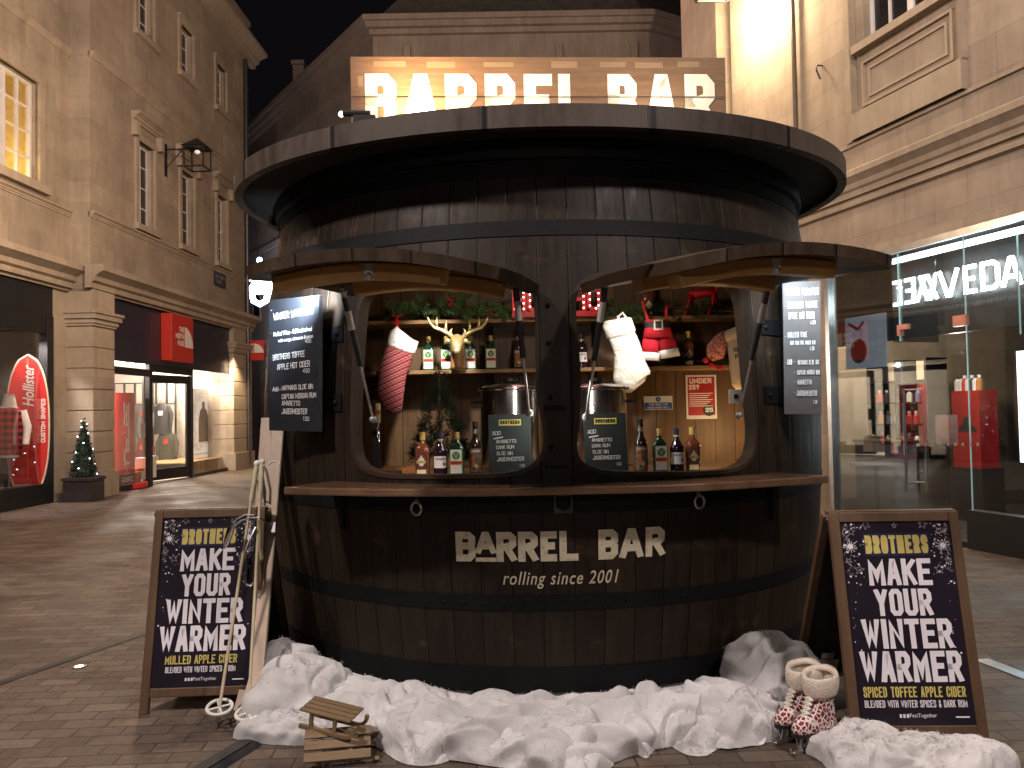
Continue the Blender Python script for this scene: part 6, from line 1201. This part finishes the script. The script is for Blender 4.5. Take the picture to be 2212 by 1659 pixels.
def skirt(ftop, fbot, bulge, u0=0, u1=1):
    def base(u, v):
        a, c = lerpl(ftop, u), lerpl(fbot, u); p = a.lerp(c, v); p += V((0, -1, 0))*bulge*sin(pi*v**1.3)*.6+V((0, 0, 1))*bulge*sin(pi*v**1.5)*.55; return p
    return base
def Bp(px, z, r): # point under the barrel at a pixel column
    d = ray(px, 1450); t = 4.4
    for _ in range(5):
        x = d.x/d.y*t; q = max(0, r*r-(x-BC.x)**2); t = BC.y-sqrt(q)
    return V((d.x/d.y*t, t, z))
top = [Bp(px, .05, 1.80) for px in (690, 760, 850, 950, 1050, 1150, 1250, 1350, 1450, 1550, 1640, 1700)]
bot = [G(px, py) for px, py in ((690, 1605), (780, 1608), (860, 1622), (950, 1640), (1050, 1655), (1150, 1668), (1240, 1672), (1320, 1650), (1400, 1622), (1480, 1610), (1570, 1622), (1650, 1610))]
drape('snow_wadding', 'long rumpled white wadding tucked under the front of the barrel', skirt(top, bot, .15), 230, 74, .14, 3.4, 2.1)
rs_ = random.Random(12)
for k, (pa, pb, qa, qb, qy, bu, lab) in enumerate(((700, 800, 760, 905, 1612, .12, 'wadding fold hanging from under the barrel just right of the sledges'), (860, 960, 820, 1010, 1632, .17, 'broad smooth wadding fold spilling forward under the barrel rings'), (1010, 1090, 1060, 1190, 1648, .13, 'twisted wadding fold below the painted first letters'), (1120, 1260, 1130, 1330, 1668, .19, 'wide round wadding fold at the very front of the drape'), (1300, 1380, 1330, 1430, 1626, .12, 'narrow wadding fold below the last painted letters'), (1420, 1540, 1440, 1570, 1612, .13, 'puffed wadding fold left of the ice skate clump'))):
    tp = [Bp(pa+(pb-pa)*i/6, .06+.02*(k % 2), 1.80)+V((0, -.03, 0)) for i in range(7)]; bt = [G(qa+(qb-qa)*i/6, qy+(18*sin(pi*i/6) if k % 2 else 10*cos(i*1.7)))+V((0, -.03, 0)) for i in range(7)]
    def base(u, v, tp=tp, bt=bt, bu=bu):
        p = skirt(tp, bt, bu)(u, v); e = (abs(2*u-1))**3; return p+V((0, .10*e, -.10*e*sin(pi*v)))
    drape('snow_wadding', lab, base, 60, 56, .095, 3.0, 5.3+k*2.7, .5)
def mound(c, rx, ry, h, rot=0., pw=.75, flat=1.):
    def base(u, v):
        a = 2*pi*u; r = v; x = rx*r*cos(a)*(1+.16*sin(3*a+c.x*9)+.08*sin(5*a+2)); y = ry*r*sin(a)*(1+.12*sin(2*a+1)); z = h*max(0, 1-r**2.4)**pw
        return V((c.x+x*cos(rot)-y*sin(rot), c.y+x*sin(rot)+y*cos(rot), z))
    return base
def pile(name, lab, c, rx, ry, h, seed, amp=.06, s=6., rot=0., pw=.6):
    f0 = mound(c, rx, ry, h, rot, pw); nu, nv = 84, 30; out = []
    for i in range(nu):
        for j in range(nv):
            v = 1-j/(nv-1)*.998; p = f0(i/nu, v); e = 1e-3; n = (f0(i/nu+.004, v)-f0(i/nu-.004, v)).cross(f0(i/nu, min(1, v+.01))-f0(i/nu, v-.01)) if v > .03 else V((0, 0, 1)); n = n.normalized() if n.length > 1e-12 else V((0, 0, 1))
            if n.dot(p-V((c.x, c.y, -h*.6))) < 0: n = -n
            q = p+n*amp*(fold(p, s, seed)*.9+noise.noise(V((p.x*3+seed, p.y*3, p.z*3)))*.7)*min(1, (1-v)*6+.3); q.z = max(q.z, .003); out.append(q-V((c.x, c.y, 0)))
    b = MB(); b.add(out, [(i*nv+j, ((i+1) % nu)*nv+j, ((i+1) % nu)*nv+j+1, i*nv+j+1) for i in range(nu) for j in range(nv-1)]+[[i*nv+nv-1 for i in range(nu)]]); fuzz(b, len(lab)); ob = b.build(name, sn, None, smooth='full', fix=False); tag(ob, lab, 'wadding'); ob.location = (c.x, c.y, 0); md = ob.modifiers.new('sub', 'SUBSURF'); md.levels = md.render_levels = 1; return ob
q = G(628, 1570); pile('snow_wadding', 'rounded white wadding heap at the foot of the skis', V((q.x+.02, q.y+.18, 0)), .29, .28, .25, 4.4, .07, 4.2, .3)
q = G(590, 1520); pile('snow_wadding', 'grey shaded wadding peak behind the left heap beside the barrel', V((q.x+.02, q.y+.15, 0)), .24, .22, .27, 9.3, .05, 5, 0, .8)
q = G(640, 1603); pile('snow_wadding', 'low flat wadding flap spread on the paving left of the sledge', V((q.x-.03, q.y+.08, 0)), .27, .13, .10, 1.7, .04, 7, -.2)
q = G(1705, 1560); pile('snow_wadding', 'tall pale wadding heap against the right side of the barrel', V((q.x-.0, q.y+.22, 0)), .24, .26, .37, 7.7, .07, 4.2, 0, .65)
q = G(1640, 1600); pile('snow_wadding', 'small wadding clump left of the ice skates', V((q.x, q.y+.12, 0)), .20, .16, .17, 3.1, .06, 8)
q = G(1870, 1650); pile('snow_wadding', 'wadding lump at the foot of the right pavement sign', V((q.x-.02, q.y+.02, 0)), .20, .18, .16, 5.9, .055, 7)
q = G(2030, 1690); pile('snow_wadding', 'bright wadding spread under the right pavement sign', V((q.x+.02, q.y+.08, 0)), .30, .20, .15, 6.6, .06, 7)
# ================================================================ wooden toy sledges
slw = wood('sledge_wood', (.13, .082, .045), (.25, .17, .095), 'x', 9, .6)
def sledge(lab, M, k=1., n=4):
    o = thing('toy_sledge', lab, 'sledge', M=M @ Matrix.Scale(k, 4)); L_, w_ = .26, .15
    for i in range(n): y = -w_/2+w_*(i+.5)/n; b = MB(); b.box(-L_/2, L_/2, y-w_/n*.38, y+w_/n*.38, .085, .095); b.build('seat_slat', slw, o, bevel=.002)
    for s in (-1, 1):
        b = MB(); y = s*w_*.40; b.box(-L_/2, L_/2*.8, y-.008, y+.008, 0, .018)
        for i in range(5): a0, a1 = i*.35, (i+1)*.35; b.bar((L_/2*.8+.05*sin(a0), y, .009+.05*(1-cos(a0))), (L_/2*.8+.05*sin(a1), y, .009+.05*(1-cos(a1))), .016, .016, (0, 1, 0))
        b.build('runner', slw, o)
        for x in (-.07, .05): b = MB(); b.box(x-.008, x+.008, y-.007, y+.007, .018, .085); b.build('post', slw, o)
    b = MB(); b.box(-.078, -.062, -w_*.4, w_*.4, .072, .084); b.box(.042, .058, -w_*.4, w_*.4, .072, .084); b.build('crossbar', slw, o); return o
p = P(716, 1527, 3.93); sledge('small slatted wooden toy sledge resting on top of another', Matrix.Translation((p.x-.005, 3.93, P(716, 1527, 3.93).z-.095)) @ Matrix.Rotation(rad(-16), 4, 'Z') @ Matrix.Rotation(rad(8), 4, 'Y') @ Matrix.Rotation(rad(6), 4, 'X'), 1.0)
p = G(728, 1652); sledge('wooden toy sledge propped on its edge under the upper one', Matrix.Translation((p.x, p.y+.02, .035)) @ Matrix.Rotation(rad(10), 4, 'Z') @ Matrix.Rotation(rad(38), 4, 'X') @ Matrix.Translation((0, .03, -.06)), 1.15, 3)
# ================================================================ ice skates
bp = NT('snowflake_print'); vo = bp.new('ShaderNodeTexVoronoi'); vo.feature = 'DISTANCE_TO_EDGE'; vo.inputs['Scale'].default_value = 52; bp.link(bp.obj(), vo.inputs['Vector']); v2 = bp.noise(48., None, 2)
bp.p(col=bp.ramp(bp.math('ADD', bp.math('MULTIPLY', vo.outputs[0], 1.2), bp.math('MULTIPLY', v2, .55)), (.40, (.72, .66, .62)), (.44, (.20, .008, .022))), rough=.6); bp = bp.m
sole = mat('sole_black', (.014, .012, .014), .5); lace = mat('lace_cream', (.78, .73, .64), .8); cufm = mat('cream_fleece', (.72, .62, .52), .95, bump=.9, bsc=130, amt=.08); blade = mat('blade_steel', (.66, .66, .66), .28, .9)
def skate(lab, loc, rz, tilt=0):
    o = thing('ice_skate', lab, 'ice skate', M=Matrix.Translation(loc+V((0, 0, .027))) @ Matrix.Rotation(rz, 4, 'Z') @ Matrix.Scale(1.14, 4))
    # toe towards -X ; sections from the sole upwards: centre x, half length, half width, height
    S_ = [(-.005, .118, .040, .060), (-.006, .122, .043, .072), (-.004, .118, .042, .092), (.006, .100, .041, .112), (.024, .074, .039, .135), (.034, .060, .038, .160), (.036, .056, .040, .190), (.036, .060, .044, .222)]
    def fn(u, v):
        x = v*(len(S_)-1); i = min(int(x), len(S_)-2); f_ = x-i; c, l, w_, z = [S_[i][k]+(S_[i+1][k]-S_[i][k])*f_ for k in range(4)]; a = 2*pi*u; return (c-l*math.copysign(abs(cos(a))**.85, cos(a)), w_*math.copysign(abs(sin(a))**.8, sin(a)), z)
    b = MB(); b.grid(32, 22, fn, True); b.build('boot', bp, o, smooth='full')
    b = MB(); pts = [fn(i/32, 0) for i in range(32)]; b.prism([(x*1.03, y*1.05) for x, y, _ in pts], .046, .062); b.prism([(x, y) for x, y, _ in pts if x > .045], .022, .046); b.build('sole', sole, o)
    b = MB(); L_ = [];
    for i in range(7): f_ = i/6; x = -.055+.047*f_; z = .118+.098*f_; L_.append((x-.010, z))
    for i, (x, z) in enumerate(L_):
        w_ = .020; b.tube([(x, -w_, z), (x-.012, 0, z+.005), (x, w_, z)], .0042, 6)
        if i < 6: x2, z2 = L_[i+1]; b.tube([(x-.002, -w_, z), (x2-.010, w_*.2, (z+z2)/2+.004), (x2, w_, z2)], .004, 6); b.tube([(x-.002, w_, z), (x2-.012, -w_*.2, (z+z2)/2+.004), (x2, -w_, z2)], .004, 6)
    b.build('laces', lace, o, smooth=True)
    b = MB(); b.grid(36, 12, lambda u, v: ((.036+(.074+.010*sin(pi*v)+.004*sin(6*pi*u))*cos(2*pi*u)*(1 if v < .8 else 1-(v-.8)*1.4)), (.056+.010*sin(pi*v)+.003*sin(8*pi*u))*sin(2*pi*u)*(1 if v < .8 else 1-(v-.8)*1.4), .200+.10*v-(.0 if v < .85 else (v-.85)*.25)+.012*sin(2*pi*u+1)), True); ob = b.build('cuff', cufm, o, smooth='full'); md = ob.modifiers.new('solid', 'SOLIDIFY'); md.thickness = .012
    b = MB(); b.tube([(-.150, 0, .008), (-.145, 0, -.010), (-.125, 0, -.014)], .004, 6); b.box(-.128, .110, -.003, .003, -.021, -.004)
    for x in (-.095, -.035, .075): b.bar((x, .0, -.006), (x, .014, .048), .018, .005); b.bar((x, .0, -.006), (x, -.014, .048), .018, .005)
    b.build('blade', blade, o)
q = G(1738, 1618); skate('red skate with white snowflake print and cream cuff, front one of the pair', V((q.x+.055, q.y+.0, .0)), rad(30)); skate('red snowflake skate half hidden behind its twin', V((q.x+.015, q.y+.11, .0)), rad(26))
